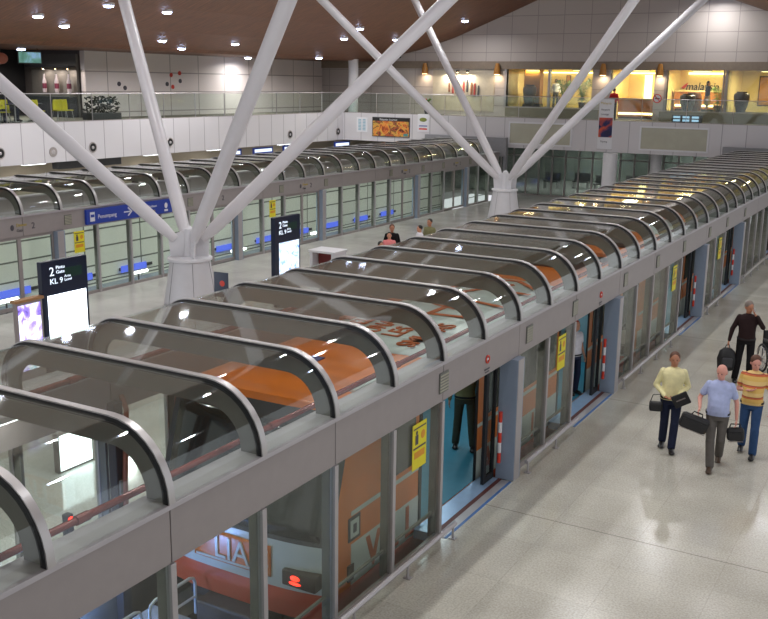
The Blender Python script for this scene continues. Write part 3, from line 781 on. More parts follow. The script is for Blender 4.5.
# ================================================================== TRAIN
def train_car(yr, yf, label, seats, first):
    t = thing('train_car', label, 'train', (-1.85, 0, 0), 0, 'orange train cars in the near tunnel')
    HW = 1.40; ZB = -.46
    def contour(n=9):
        P = [(HW-.06, ZB), (HW, -.35), (HW, -.1), (HW, 0), (HW, .45), (HW, .95), (HW, 1.45), (HW, 1.93)]
        for i in range(1, n+1):
            a = (PI/2)*i/n; P.append((HW-.34+.34*math.cos(a), 1.93+.36*math.sin(a)))
        for x in (.8, .5, .2): P.append((x, 2.29+.05*(1-(x/1.06)**2)))
        return P+[(-x, z) for x, z in P[::-1]]
    C = contour()
    def rear(u, z):       # raked tail, rounded in plan
        if z < .6: y = .14 if z > -.2 else .14+(-.2-z)*.3
        else: y = .14+(z-.6)*.30
        return yr+y+.15*abs(u)**3.5
    def wid(z):
        if z <= 1.93: return HW
        s_ = min(1, (z-1.93)/.36); return HW-.34+.34*math.sqrt(max(0, 1-s_*s_))
    # shell: rings
    rings = [yr+.55+.35, 6.2, 6.95, 8.75, 12.1, 12.55, 14.15] if first else [yr+.9, yr+2.1, 20.3, 22.1, 24.4, 25.65, 27.45]
    rings.append(yf)
    cx = len(C)
    V = [(x, rear(min(1, abs(x)/wid(z)), min(z, 2.29)), min(z, 2.29)) for x, z in C]
    for y in rings: V += [(x, y, z) for x, z in C]
    doors = [(6.95, 8.75), (12.55, 14.15)] if first else [(20.3, 22.1), (25.65, 27.45)]
    mb = MB()
    FF = []; MM = []
    for r in range(len(rings)):
        ya = rings[r-1] if r else yr; yb = rings[r]
        for i in range(cx-1):
            (xa, za), (xb, zb) = C[i], C[i+1]
            if r and (ya, yb) in doors and xa > 0 and za >= -.001 and zb <= 1.94 and abs(xb-xa) < 1e-6: continue
            FF.append((r*cx+i, r*cx+i+1, (r+1)*cx+i+1, (r+1)*cx+i)); MM.append(1 if max(za, zb) <= -.09 else 0)
    e = len(rings)*cx; FF.append(tuple(range(e, e+cx))); MM.append(0)
    mb.v = V; mb.f = FF; mb.m = MM
    body = mb.obj('body', ['orange', 'orange_red'], t, smooth=True)
    # tail face in rows
    def tail(z0, z1, u0, u1, off, name, mt, nz=8, nu=14, thick=0.0):
        V = []; F = []
        for a in range(nz+1):
            z = z0+(z1-z0)*a/nz
            for b_ in range(nu+1):
                u = u0+(u1-u0)*b_/nu
                V.append((u*wid(z), rear(u, z)-off, z))
        for a in range(nz):
            for b_ in range(nu): F.append((a*(nu+1)+b_, a*(nu+1)+b_+1, (a+1)*(nu+1)+b_+1, (a+1)*(nu+1)+b_))
        o = MB().add(V, F).obj(name, mt, t, smooth=True)
        if thick:
            sm = o.modifiers.new('thickness', 'SOLIDIFY'); sm.thickness = thick; sm.offset = 0
        return o
    tail(ZB, -.04, -1, 1, 0, 'tail_skirt', 'orange_red'); tail(-.04, .60, -1, 1, 0, 'tail_panel', 'twhite')
    tail(.60, 2.2, -1, 1, 0, 'tail_upper', 'ac'); tail(2.2, 2.29, -1, 1, 0, 'tail_brow', 'orange')
    tail(.66, 2.0, -.9, .9, .012, 'windscreen', 'tdark', thick=.012)
    if first:
        # orange name board with LIA
        tail(.08, .50, -.46, .43, .014, 'name_board', 'orange', thick=.01)
        ly = yr+.14-.03
        text('lettering', 'LIA', .43, 'twhite', (-.30, ly, .15), (1, 0, 0), (0, 0, 1), t, ext=.012, sx=.95)
        MB().box((-.6, ly-.0, .10), (.5, ly+.02, .13)).box((.38, ly, .40), (.56, ly+.02, .43)).box((.38, ly, .2), (.56, ly+.02, .24)).obj('board_lines', 'twhite', t)
    for sgn in (-1, 1):
        lamp = MB().box((sgn*1.04-.25, yr+.10, .05), (sgn*1.04+.25, yr+.34, .26), bev=.015).obj('tail_lamp', 'amber', t)
        MB().ell((sgn*1.04-.05, yr+.10, .18), (.07, .02, .035)).ell((sgn*1.04-.05, yr+.10, .11), (.09, .02, .02)).obj('red_lens', 'redlamp', lamp)
    # coupler/underframe
    MB().box((-.5, yr-.05, -.95), (.5, yr+.5, -.47), bev=.03).box((-.12, yr-.4, -.88), (.12, yr, -.7), bev=.02).obj('coupler', 'dark', t)
    MB().box((-1.15, yr+.6, -.85), (1.15, yf-.3, -.47)).obj('underframe', 'dark', t)
    for yy in (yr+2.1, yf-2.1):
        for sgn in (-1, 1):
            MB().poly([(yy+.3*math.cos(a), -.58+.27*math.sin(a)) for a in [i*PI/10 for i in range(20)]], 0, sgn*.95-.12, sgn*.95+.12).obj('wheel', 'black', t)
    # roof livery patches
    def roofpatch(x0, x1, ya, yb, name, mt, off=.006, sh=0.0):
        V = []; F = []; nx = 14
        def zz(x):
            x = abs(x)
            if x > 1.06: return 1.93+.36*math.sqrt(max(0, 1-((x-1.06)/.34)**2))
            return 2.29+.05*(1-(x/1.06)**2)
        for k in range(nx+1):
            x = x0+(x1-x0)*k/nx
            V += [(x, ya+sh*(max(0, (.4-x))*1.0+max(0, x-.4)*.35), zz(x)+off), (x, yb, zz(x)+off)]
        for k in range(nx): F.append((2*k, 2*k+1, 2*k+3, 2*k+2))
        o = MB().add(V, F).obj(name, mt, t, smooth=True); sm = o.modifiers.new('thickness', 'SOLIDIFY'); sm.thickness = .004
        return o
    if first:
        roofpatch(-1.30, 1.16, 7.3, 13.45, 'roof_livery', 'tlight', sh=1)
        MB().box((-.1, 6.15, 2.338), (.1, 6.95, 2.352)).obj('blue_badge', mat('blue badge', (60, 72, 130), .4), t).location = (-.1, -.35, 0)
        def rt(s_, size, x, y, sx=1.0): text('roof_lettering', s_, size, 'brownorange', (x, y, 2.352), (0, 1, 0), (-1, 0, 0), t, ext=.008, sx=sx, bold=.002)
        rt('SMUTAS', .44, .78, 7.75, .98); rt('LES', .44, .30, 8.15, 1.0); rt('DUNAN', .44, -.12, 7.95, .85); rt('PELAN', .42, -.55, 8.4, .85)
        for pts in (((-.28, 10.57), (.44, 10.35)), ((.01, 10.48), (-.01, 9.83)), ((-.01, 9.83), (.69, 9.94)), ((-.3, 11.6), (-.26, 11.87), (-.04, 12.33)), ((-.1, 11.25), (.21, 11.14), (.89, 10.97)),
                    ((-.29, 13.2), (.21, 13.3), (.82, 12.7)), ((.48, 12.26), (.88, 12.2)), ((.01, 12.7), (.28, 12.9)), ((-.75, 11.0), (-.6, 12.6))):
            P_ = [Vector((a, b_, 2.352)) for a, b_ in pts]; V = []; w2 = .055
            for k, p in enumerate(P_):
                d = (P_[min(k+1, len(P_)-1)]-P_[max(k-1, 0)]).normalized(); n_ = Vector((-d.y, d.x, 0))*w2
                V += [p+n_, p-n_, p+n_+Vector((0, 0, .008)), p-n_+Vector((0, 0, .008))]
            F = []
            for k in range(len(P_)-1):
                a = 4*k; F += [(a, a+1, a+5, a+4), (a+2, a+6, a+7, a+3), (a, a+4, a+6, a+2), (a+1, a+3, a+7, a+5)]
            F += [(0, 2, 3, 1), (4*len(P_)-4, 4*len(P_)-3, 4*len(P_)-1, 4*len(P_)-2)]
            MB().add(V, F).obj('roof_lettering', 'brownorange', t)
        for q in range(3): MB().box((-1.05-.09*q, 8.9, 2.30-.015*q), (-1.0-.09*q, 12.6, 2.315-.0*q)).obj('roof_stripe', 'brownorange', t)
        for (ya, yb) in ((15.2, 16.45),):
            MB().box((-.75, ya, 2.33), (.75, yb, 2.47), bev=.03).obj('roof_unit', 'ac', t)
    else:
        MB().box((-.75, yr+1.5, 2.33), (.75, yr+2.4, 2.45), bev=.03).obj('roof_unit', 'ac', t)
        roofpatch(-1.30, 1.16, 21.5, 24.5, 'roof_livery', 'tlight'); roofpatch(-1.30, 1.16, 26.5, 28.5, 'roof_livery', 'ac')
    for yy in ([5.6, 13.2] if first else [yr+4.2]): MB().box((1.0, yy, 2.28), (1.12, yy+.9, 2.33), bev=.01).obj('roof_step', 'tlight', t)
    # gutter line
    MB().tube([(HW-.03, yr+1.0, 2.05), (HW-.03, yf, 2.05)], .02, 6).obj('gutter', 'twhite', t)
    # side livery on the platform side
    X = HW
    def side(y0, y1, z0, z1, name, mt, d=.008): return MB().box((X, y0, z0), (X+d, y1, z1)).obj(name, mt, t)
    segs = [(yr+.75, doors[0][0]-.08), (doors[0][1]+.08, doors[1][0]-.08), (doors[1][1]+.08, yf-.1)]
    for k, (a, b_) in enumerate(segs):
        side(a, b_, -.09, .47, 'side_panel', 'twhite'); side(a, b_, .86, .92, 'side_line', 'twhite')
        w0 = a+(.75 if k == 0 else .25)
        side(w0, b_-.12, 1.0, 1.78, 'side_window', 'tdark', .012)
        side(a, b_, -.17, -.10, 'side_skirt_line', 'orange_red')
    if first:
        lb = side(5.0, 5.28, .52, .84, 'number_plate', 'dark', .014); MB().box((X+.014, 5.04, .56), (X+.017, 5.24, .80)).obj('plate_face', 'twhite', lb)
        MB().box((X+.014, 5.10, .62), (X+.021, 5.18, .74)).obj('plate_mark', 'letterd', lb)
        side(4.98, 5.12, -.02, .2, 'side_marker', 'amber', .02)
        for k, (ch, yy) in enumerate((('V', 5.45), ('L', 6.02), ('L', 6.48), ('A', 9.1), ('Y', 9.8), ('S', 10.5), ('I', 11.2), ('A', 11.6))):
            text('side_lettering', ch, .62, 'brownorange', (X+.009, yy, -.02), (0, 1, 0), (0, 0, 1), t, ext=.005, sx=.9, bold=.02)
    side(doors[0][0]-.08, doors[0][0], 0, 1.93, 'door_edge', 'gasket', .015); side(doors[0][1], doors[0][1]+.08, 0, 1.93, 'door_edge', 'gasket', .015)
    side(doors[1][0]-.08, doors[1][0], 0, 1.93, 'door_edge', 'gasket', .015); side(doors[1][1], doors[1][1]+.08, 0, 1.93, 'door_edge', 'gasket', .015)
    # interior
    MB().box((-1.36, yr+1.0, -.12), (X-.002, yf-.15, 0.0)).obj('cabin_floor', 'teal', t)
    MB().box((-1.35, yr+1.0, 0), (-1.31, yf-.15, 1.9)).obj('cabin_wall', 'tinterior', t)
    MB().box((-1.2, yr+1.0, 1.97), (1.2, yf-.15, 2.02)).obj('cabin_ceiling', 'tinterior', t)
    MB().box((-1.3, yr+1.0, 0), (1.36, yr+1.05, 1.96)).obj('cabin_end', 'tinterior', t)
    MB().box((-1.3, yf-.2, 0), (1.36, yf-.15, 1.96)).obj('cabin_end', 'tinterior', t)
    for yy in [yr+2.5+2.6*k for k in range(4)]:
        la = MB().box((-.12, yy, 1.94), (.12, yy+1.5, 1.97)).obj('cabin_lamp', 'cabinlamp', t)
        area_light('cabin_light', (0, yy+.75, 1.93), .24, 13, (.78, .95, 1), sizey=1.4, parent=t)
    for yy in [d0+.9 for d0, d1 in doors]:
        MB().tube([(0, yy+.7, 0), (0, yy+.7, 1.95)], .018, 8).obj('grab_pole', 'silver', t, smooth=True)
    return t
M['cabinlamp'] = emis('cabin lamp', (220, 245, 255), 1.5)
train_car(4.32, 16.55, 'nearest orange train car with pale lettered roof and red tail lamp in tunnel', 0, True)
train_car(17.25, 29.3, 'second orange train car coupled ahead with plain orange roof', 0, False)

# ================================================================== TREE COLUMNS
def tree_column(x, y, dirs, label):
    t = thing('strut_column', label, 'column', (x, y, 0), 0, 'white tree columns on the island platform')
    MB().lathe([(.80, 0), (.785, .05), (.645, .98)], 40).obj('lower_cladding', 'cone', t, smooth=True)
    MB().lathe([(.64, 1.0), (.475, 2.0)], 40).obj('upper_cladding', 'cone', t, smooth=True)
    MB().lathe([(.475, 2.0), (.53, 2.02), (.53, 2.07), (.48, 2.09)], 40).obj('rim', 'white', t, smooth=True)
    sm = MB()
    for k in range(6):
        a = k*PI/3+.3
        p0 = Vector((.645*math.cos(a), .645*math.sin(a), 1.0)); p1 = Vector((.478*math.cos(a), .478*math.sin(a), 1.99))
        q0 = Vector((.797*math.cos(a), .797*math.sin(a), .03)); sm.tube([q0, p0, p1], .004, 5)
    sm.obj('seam', 'dark', t)
    MB().lathe([(.16, 2.05), (.12, 2.35), (.11, 2.75), (.03, 2.82)], 20).obj('hub', 'white', t, smooth=True)
    for (sx, sy), (a, b) in dirs.items():
        d = Vector((sx*a, sy*b, 1)); o0 = Vector((sx*.26*a/.87, sy*.22*b/.55*.8, 2.5))
        # reach the ceiling
        L = 1.0
        while o0.z+d.z*L < ceil_z(x+o0.x+d.x*L)+.1 and L < 12: L += .02
        p1 = o0+d*L
        st = MB().tube([o0, o0+d*.25, o0+d*.6, p1-d*.5, p1], [.09, .14, .160, .160, .155], 24).obj('strut', 'strut', t, smooth=True)
        n = Vector((-d.y, d.x, 0)).normalized()*.02
        pts = [o0-d*.02+n*0]
        pl = MB(); c0 = Vector((0, 0, 2.06)); e1 = o0+d*.3
        base = [c0+Vector((sx*.05, sy*.05, 0)), c0+Vector((sx*.36, sy*.26, 0)), Vector((o0.x, o0.y, 0))+Vector((d.x*.16, d.y*.16, 2.58)), Vector((0, 0, 2.75))]
        V = [p+n for p in base]+[p-n for p in base]
        pl.add(V, [(0, 1, 2, 3), (7, 6, 5, 4), (0, 4, 5, 1), (1, 5, 6, 2), (2, 6, 7, 3), (3, 7, 4, 0)]); pl.obj('gusset_plate', 'white', t)
    return t
A_, B_ = .85, .5
tree_column(-9.87, 12.94, {(-1, -1): (.87, .60), (-1, 1): (.78, .50), (1, -1): (.86, .45), (1, 1): (.90, .5)}, 'nearer white cone column with four branching struts beside the lit pylon')
tree_column(-9.87, 31.9, {(-1, -1): (.91, .51), (-1, 1): (.84, .51), (1, -1): (.85, .50), (1, 1): (.88, .49)}, 'farther white cone column with four branching struts near the rear hall')

# ================================================================== ISLAND PLATFORM OBJECTS
def pylon(x, y, big, label):
    t = thing('information_pylon', label, 'sign', (x, y, 0), 0, 'dark information pylons on the island platform')
    MB().box((-.14, 0, 0), (.0, 1.26, 2.4), bev=.012).obj('casing', 'navy', t)
    MB().box((-.16, -.03, 0), (.02, 1.29, .08)).obj('plinth', 'dark', t)
    MB().box((.0, .12 if big else .2, .72), (.012, 1.18, 1.66)).obj('display', 'screen_white' if big else 'screen_blue', t)
    text('number', '2', .27, 'letter', (.003, .2, 2.08), (0, 1, 0), (0, 0, 1), t)
    text('lettering', 'Pintu\nGate', .1, 'letter', (.003, .38, 2.21), (0, 1, 0), (0, 0, 1), t, sx=1.2)
    text('lettering', 'KL 9', .17, 'letter', (.003, .2, 1.9), (0, 1, 0), (0, 0, 1), t, sx=1.1)
    text('lettering', 'Aras\nLevel', .08, 'letter', (.003, .6, 2.0), (0, 1, 0), (0, 0, 1), t, sx=1.2)
    MB().box((.001, .62, 1.99), (.003, 1.1, 2.2)).obj('green_band', mat('dark green band', (12, 54, 44), .3), t)
    return t
pylon(-10.7, 9.24, True, 'nearest dark information pylon with a blank white lit panel')
pylon(-10.8, 17.6, False, 'farther dark information pylon with a blue-white map display')
t = thing('advert_standee', 'small upright advert light box with purple and white picture, left of pylon', 'standee', (-10.72, 8.5, 0))
MB().box((-.05, -.0, 0), (.05, .68, 1.66), bev=.01).obj('casing', 'header', t)
MB().box((.05, .05, .2), (.06, .62, 1.6)).obj('display', 'standee', t); MB().box((-.09, -.03, 1.66), (.09, .71, 1.72), bev=.01).obj('cap', mat('bronze cap', (170, 130, 90), .4, .4), t)
t = thing('added_glow_box', 'low glowing box added for the bright patch seen through the nearest canopy bay', 'light', (-6.2, 5.5, 0))  # added box whose glowing panel stands in for a bright patch
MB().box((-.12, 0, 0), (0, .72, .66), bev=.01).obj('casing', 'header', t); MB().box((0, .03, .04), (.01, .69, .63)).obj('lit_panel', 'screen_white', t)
t = thing('poster_stand', 'small tilted dark blue poster stand with red dot beside cone column', 'stand', (-8.69, 12.66, 0), .1)
MB().box((-.16, -.08, 0), (.16, .12, .03)).box((-.02, -.02, 0), (.02, .02, 1.4)).obj('stand', 'silver', t)
MB().box((-.18, -.045, 1.3), (.2, -.025, 1.88)).obj('poster', 'navy', t)
MB().ell((.04, -.047, 1.62), (.07, .006, .07)).obj('red_dot', 'redpaint', t)
t = thing('service_kiosk', 'low white service counter with red recess on the island platform', 'kiosk', (-11.35, 20.6, 0))
MB().box((-.1, -.3, 0), (.0, .4, 1.0)).box((.7, -.3, 0), (.8, .4, 1.0)).box((0, .3, 0), (.7, .4, 1.0)).obj('cabinet', 'white', t)
MB().box((-.14, -.34, 1.0), (.84, .44, 1.07), bev=.01).obj('counter_top', 'white', t)
MB().box((0.02, .02, 0), (.68, .1, .98)).obj('recess_panel', mat('maroon panel', (110, 34, 34), .6), t)

# ================================================================== GALLERY OBJECTS
def balustrade(p0, p1, n, label):
    p0 = Vector(p0); p1 = Vector(p1); d = (p1-p0); L = d.length; d.normalize(); ang = math.atan2(d.y, d.x)
    t = thing('glass_balustrade', label, 'balustrade', p0, ang, 'glass balustrades on the gallery edge')
    w_ = L/n
    for i in range(n):
        MB().box((i*w_+.03, -.008, .03), ((i+1)*w_-.03, .008, 1.12)).obj('glass_pane', 'railglass', t)
    MB().tube([(0, 0, 1.15), (L, 0, 1.15)], .02, 8).obj('handrail', 'silver', t, smooth=True)
    for i in range(n+1): MB().box((i*w_-.01, -.02, 0), (i*w_+.01, .02, 1.13)).obj('post', 'alu_thin', t)
    MB().box((0, -.03, 0), (L, .03, .035)).obj('shoe_rail', 'header', t)
balustrade((XL-.08, 6, ZF1), (XL-.08, YE, ZF1), 18, 'glass balustrade with thin rail along the left gallery')
balustrade((XL, YE+.08, ZF1), (9.5, YE+.08, ZF1), 16, 'glass balustrade with thin rail along the rear gallery')
# round speakers on left fascia
for i, y in enumerate((20.94, 25.7, 30.52, 40.2, 45.1)):
    t = thing('round_speaker', '%s round black speaker on the left gallery fascia, counted from the left' % LEFTN[i], 'speaker', (XL, y, 3.3), 0, 'round speakers on the left fascia')
    MB().tube([(.01, .2*math.cos(a), .2*math.sin(a)) for a in [k*PI/10 for k in range(20)]], .03, 6, closed=True).obj('rim', 'header', t, smooth=True)
    MB().poly([(.19*math.cos(a), .19*math.sin(a)) for a in [k*PI/10 for k in range(20)]], 0, .0, .02).obj('grille', 'black', t); MB().ell((.02, 0, 0), (.04, .07, .07)).obj('dome', 'silver', t)
t = thing('round_cover', 'pale round cover plate on the left fascia behind the leftmost strut', 'cover', (XL, 23.54, 3.22))
MB().poly([(.2*math.cos(a), .2*math.sin(a)) for a in [k*PI/10 for k in range(20)]], 0, .0, .03).obj('plate', 'header', t)
MB().ell((.03, 0, 0), (.03, .1, .1)).obj('boss', 'silver', t)
# dark duct opening, light strips and lit signs below left fascia
t = thing('air_duct', 'long dark air duct slung under the left gallery', 'duct', (XL-.55, 24.1, 2.45))
MB().box((-.2, 0, 0), (.2, 3.6, .33), bev=.02).obj('duct', 'dark', t); 
for q in (0.4, 3.2): MB().box((-.015, q, .33), (.015, q+.03, .36)).obj('hanger', 'silver', t)
for i, (y, h, txt) in enumerate(((35.3, .9, 'A'), (37.2, 1.75, 'Balai A'), (39.9, 1.3, 'Exit'), (44.6, 1.7, 'Tandas'))):
    t = thing('hanging_sign', '%s small blue lit sign hanging below the left gallery, counted from the left' % LEFTN[i], 'sign', (XL-.25 if i < 3 else XL+.1, y, 2.36), 0, 'small blue lit signs under the left gallery')
    MB().box((-.06, 0, 0), (.0, h, .34), bev=.006).obj('sign_box', 'signblue', t)
    MB().box((.0, .12, .09), (.006, h-.12, .25)).obj('lit_panel', 'letter', t)
    MB().tube([(-.03, .1, .33), (-.03, .1, .44)], .01, 6).tube([(-.03, h-.1, .33), (-.03, h-.1, .44)], .01, 6).obj('hanger', 'silver', t)
for i, y in enumerate((18, 22.5, 29.5, 34, 40)):
    t = thing('strip_light', 'white strip light on the soffit under the left gallery', 'light', (-27.0, y, ZF0-.09), 0, 'strip lights under the left gallery')
    MB().box((-.1, 0, 0), (.1, 1.2, .068), bev=.005).obj('housing', 'white', t); MB().box((-.07, .04, -.012), (.07, 1.16, 0)).obj('diffuser', 'white_tube', t)
    area_light('strip_lamp', (0, .6, -.02), .14, 9, (1, .96, .86), sizey=1.1, parent=t)

# poster and notices on rear fascia
t = thing('food_poster', 'wide poster of orange and brown dishes under a black heading on rear fascia', 'poster', (-24.25, YE, 3.08))
MB().box((0, -.05, 0), (2.5, 0, 1.12)).obj('frame', 'dark', t)
MB().box((.04, -.056, .04), (2.46, -.05, .9)).obj('picture', splotch_mat('food picture', [(70, 30, 20), (160, 70, 30), (210, 120, 50), (196, 160, 70), (90, 36, 24), (180, 90, 50), (60, 30, 22)], 3.6, 0), t)
MB().box((.04, -.056, .9), (2.46, -.05, 1.08)).obj('heading_band', 'black', t)
text('heading', 'Malaysian Gourmet', .15, 'white', (.5, -.058, .94), (1, 0, 0), (0, 0, 1), t)
MB().box((2.1, -.06, .06), (2.4, -.056, .22)).obj('corner_patch', mat('teal patch', (70, 130, 130), .5), t)
t = thing('wall_notice', 'white notice with two columns of blue print left of the food poster', 'notice', (-25.35, YE, 3.3))
MB().box((0, -.02, 0), (.75, 0, .85)).obj('board', 'white', t); 
q = MB()
for c in (0.12, .42):
    for k in range(8): q.box((c, -.024, .1+k*.085), (c+.2, -.02, .145+k*.085))
q.obj('print', mat('pale blue print', (110, 160, 180), .5), t)
t = thing('wall_notice', 'small white notice with green and red marks right of the food poster', 'notice', (-21.25, YE, 3.45))
MB().box((0, -.02, 0), (.72, 0, 1.0)).obj('board', 'white', t); MB().ell((.36, -.02, .68), (.24, .01, .12)).obj('green_mark', mat('olive mark', (110, 120, 50), .5), t)
MB().box((.1, -.024, .3), (.62, -.02, .36)).obj('blue_line', mat('blue line', (70, 90, 150), .5), t); MB().box((.1, -.024, .12), (.62, -.02, .2)).obj('red_line', 'redpaint', t)
t = thing('flower_pot', 'small potted plant with red flowers on the rear gallery edge', 'plant', (-20.9, YE+.4, 4.37))
MB().lathe([(.1, 0), (.15, .3)], 14).obj('pot', 'dark', t, smooth=True)
q = MB(); random.seed(3)
for k in range(30):
    a = random.uniform(0, 6.28); r_ = random.uniform(.02, .2); q.ell((r_*math.cos(a), r_*math.sin(a), .4+random.uniform(0, .5)), (.06, .03, .09), 6, 4, Euler((random.random()*2, random.random()*2, a)).to_matrix())
q.obj('foliage', 'leaf', t)
q = MB()
for k in range(8): q.ell((random.uniform(-.15, .15), random.uniform(-.15, .15), random.uniform(.6, .95)), (.05, .05, .05), 6, 4)
q.obj('flower', 'redpaint', t)
# green glow sign under the rear gallery
t = thing('lit_sign', 'long green lit sign under the rear gallery below the food poster', 'sign', (-23.3, YE+.4, 2.42))
MB().box((0, 0, 0), (3.4, .1, .34), bev=.01).obj('sign_box', 'dark', t); MB().box((.08, -.01, .05), (3.32, 0, .29)).obj('lit_panel', emis('green lit panel', (150, 240, 180), 1.2), t)
MB().tube([(.2, .05, .34), (.2, .05, .38)], .015, 6).tube([(3.2, .05, .34), (3.2, .05, .38)], .015, 6).obj('hanger', 'silver', t)
# recessed infill panels on rear fascia
for i, (x0, x1) in enumerate(((-15.6, -12.0), (-8.4, -4.95))):
    t = thing('fascia_panel', ('left', 'right')[i]+' long beige infill panel in white frame on the rear fascia', 'panel', (x0, YE, 2.98), 0, 'infill panels on the rear fascia')
    w_ = x1-x0
    MB().box((0, -.05, 0), (w_, 0, .08)).box((0, -.05, 1.14), (w_, 0, 1.22)).box((0, -.05, .08), (.08, 0, 1.14)).box((w_-.08, -.05, .08), (w_, 0, 1.14)).obj('frame', 'white', t)
    MB().box((.08, -.02, .08), (w_-.08, -.003, 1.14)).obj('infill', 'grille', t)
# banner
t = thing('hanging_banner', 'narrow white banner with dark picture hanging over the rear fascia', 'banner', (-10.6, YE-.014, 2.94))
MB().box((0, 0, 0), (.78, .012, 2.58)).obj('cloth', 'white', t)
MB().box((.03, -.006, .62), (.75, 0, 1.62)).obj('picture', splotch_mat('banner picture', [(14, 16, 40), (20, 26, 80), (200, 80, 40), (30, 30, 60)], 1.6), t)
text('lettering', 'Malaysia', .17, 'lettery', (.07, -.004, 2.3), (1, 0, 0), (0, 0, 1), t); text('lettering', 'Airport', .15, 'letterd', (.1, -.004, 1.98), (1, 0, 0), (0, 0, 1), t)
text('lettering', 'Lounge', .15, 'letterd', (.1, -.004, 1.75), (1, 0, 0), (0, 0, 1), t); text('lettering', 'Sepang', .13, 'letterd', (.16, -.004, .36), (1, 0, 0), (0, 0, 1), t)
MB().tube([(-.04, .006, 2.58), (.82, .006, 2.58)], .02, 8).obj('top_rod', 'silver', t); MB().tube([(-.04, .006, 0), (.82, .006, 0)], .02, 8).obj('bottom_rod', 'silver', t)
# sconces
for i, x in enumerate((-22.45, -17.75, -11.5, -8.4)):
    t = thing('wall_sconce', '%s timber cone wall lamp above the rear gallery, counted from the left' % LEFTN[i], 'lamp', (x, YW-.28, 6.72), 0, 'timber wall lamps along the shopfronts')
    MB().lathe([(.2, 0), (.17, .3), (.10, .62)], 16).obj('shade', 'loungewood', t, smooth=True)
    MB().lathe([(.15, -.012), (.15, -.001)], 16).obj('lens', 'warmlamp', t); MB().box((-.03, 0, .3), (.03, .28, .36)).obj('bracket', 'dark', t)
    area_light('sconce_lamp', (0, 0, -.05), .25, 7, (1, .8, .55), parent=t)
# mural with spot lamps
t = thing('relief_mural', 'framed relief of small dark figures under three bright spot lamps on rear wall', 'mural', (-22.0, YW, 4.6))
MB().box((.0, -.05, 0), (4.0, 0, 2.35)).obj('backing', mat('mural backing', (186, 176, 158), .6), t)
random.seed(11); cols = [mat('relief brown', (120, 76, 50), .6), mat('relief maroon', (140, 50, 44), .6), mat('relief dark', (60, 60, 64), .6)]
for k in range(9):
    x = 1.05+k*.24+random.uniform(-.03, .03); h = random.uniform(.25, .7)
    MB().box((x, -.1, .85+random.uniform(0, .25)), (x+.13, -.05, 1.0+h), bev=.02).ell((x+.065, -.075, 1.06+h), (.06, .03, .07)).obj('relief_figure', cols[k % 3], t)
for k, x in enumerate((1.05, 1.75, 2.4)):
    s_ = MB().box((x-.06, -.42, 2.22), (x+.06, -.3, 2.34), bev=.01).tube([(x, -.3, 2.3), (x, -.05, 2.34)], .015, 6).obj('spot_lamp', 'dark', t)
    MB().ell((x, -.34, 2.21), (.05, .05, .02)).obj('lens', 'warmlamp', s_)
    area_light('mural_spot', (x, -.3, 2.2), .08, 70, (1, .9, .72), rot=(-.35, 0, 0), parent=t)

# lounge contents
def cove(lo, hi, label):
    o = MB().box(lo, hi).obj('cove_light', 'warm'); tag(o, label, 'light', 'warm cove lights in the lounges')
cove((-7.9, 53.0, 6.86), (-5.2, 53.15, 6.96), 'long warm cove light above the lettered wall of the lounge')
cove((-5.35, 53.0, 4.6), (-5.25, 53.15, 6.84), 'upright warm cove light right of the lettered wall')
cove((-10.35, 53.0, 5.3), (-9.95, 53.15, 6.8), 'upright warm cove light behind the small reception counter')
cove((-11.2, 52.9, 6.86), (-8.6, 53.05, 6.94), 'warm cove light above the small reception counter')
cove((-16.9, 53.0, 6.86), (-12.3, 53.1, 6.93), 'warm cove light in the left lounge')
for i, (x, y, p) in enumerate(((-16.2, 50.6, 60), (-13.4, 50.8, 60), (-10, 50.8, 60), (-6.7, 50.8, 75), (-3.2, 50.8, 55), (1, 50.8, 50))):
    t = thing('lounge_ceiling_lamp', '%s warm ceiling lamp in the shops behind the rear gallery, counted from the left' % LEFTN[i], 'lamp', (x, y, 7.0), 0, 'warm ceiling lamps in the shops')
    MB().box((-.45, -.45, .0), (.45, .45, .058), bev=.01).obj('housing', 'white', t); MB().box((-.4, -.4, -.01), (.4, .4, 0)).obj('diffuser', 'warm', t)
    area_light('lounge_lamp', (0, 0, -.03), .8, p*1.9, (1, .82, .5), sizey=.8, parent=t)
def counter(x0, x1, y, h, label):
    t = thing('reception_counter', label, 'counter', (x0, y, 4.38 if x0 < -9 else 4.871))
    w_ = x1-x0
    MB().box((0, 0, .12), (w_, .6, h-.06), bev=.01).obj('front_panel', 'counterwood', t); MB().box((-.05, -.05, h-.06), (w_+.05, .65, h), bev=.01).obj('worktop', 'cream', t)
    MB().box((.05, -.02, .24), (w_-.05, -.005, .36)).obj('light_strip', 'warm', t); MB().box((.05, .05, 0), (w_-.05, .55, .12)).obj('plinth', 'dark', t)
counter(-11.0, -8.75, 50.2, 1.12, 'glowing timber reception counter with lit foot strip left of the pier')
counter(-8.2, -5.3, 51.4, 1.1, 'timber reception counter below the lettered wall in the lounge')
t = thing('wall_lettering', 'dark slanted lettering with red mark on the lounge rear wall', 'sign', (-8.2, 53.2, 6.0))
text('lettering', 'malaysia', .62, 'black', (.15, -.03, 0), (1, 0, 0), (.15, 0, 1), t, ext=.02, sx=.9)
MB().poly([(-.1, .1), (.1, .3), (.28, .42), (.2, .2), (.05, .05)], 1, -.05, 0).obj('red_mark', 'redpaint', t)
def vase(x, y, h, r, label, mt='vase'):
    o = MB().lathe([(r*.5, 0), (r*.6, .1), (r*.85, h*.4), (r, h*.75), (r*.95, h*.88), (r*.62, h*.96), (r*.7, h), (r*.55, h), (r*.5, h*.9)], 22).obj('tall_vase', mt, smooth=True, loc=(x, y, 4.871)); tag(o, label, 'vase', 'large brown vases on the rear gallery')
vase(-16.1, 49.75, 1.3, .4, 'large dark brown vase in the leftmost shop window before the timber pillar')
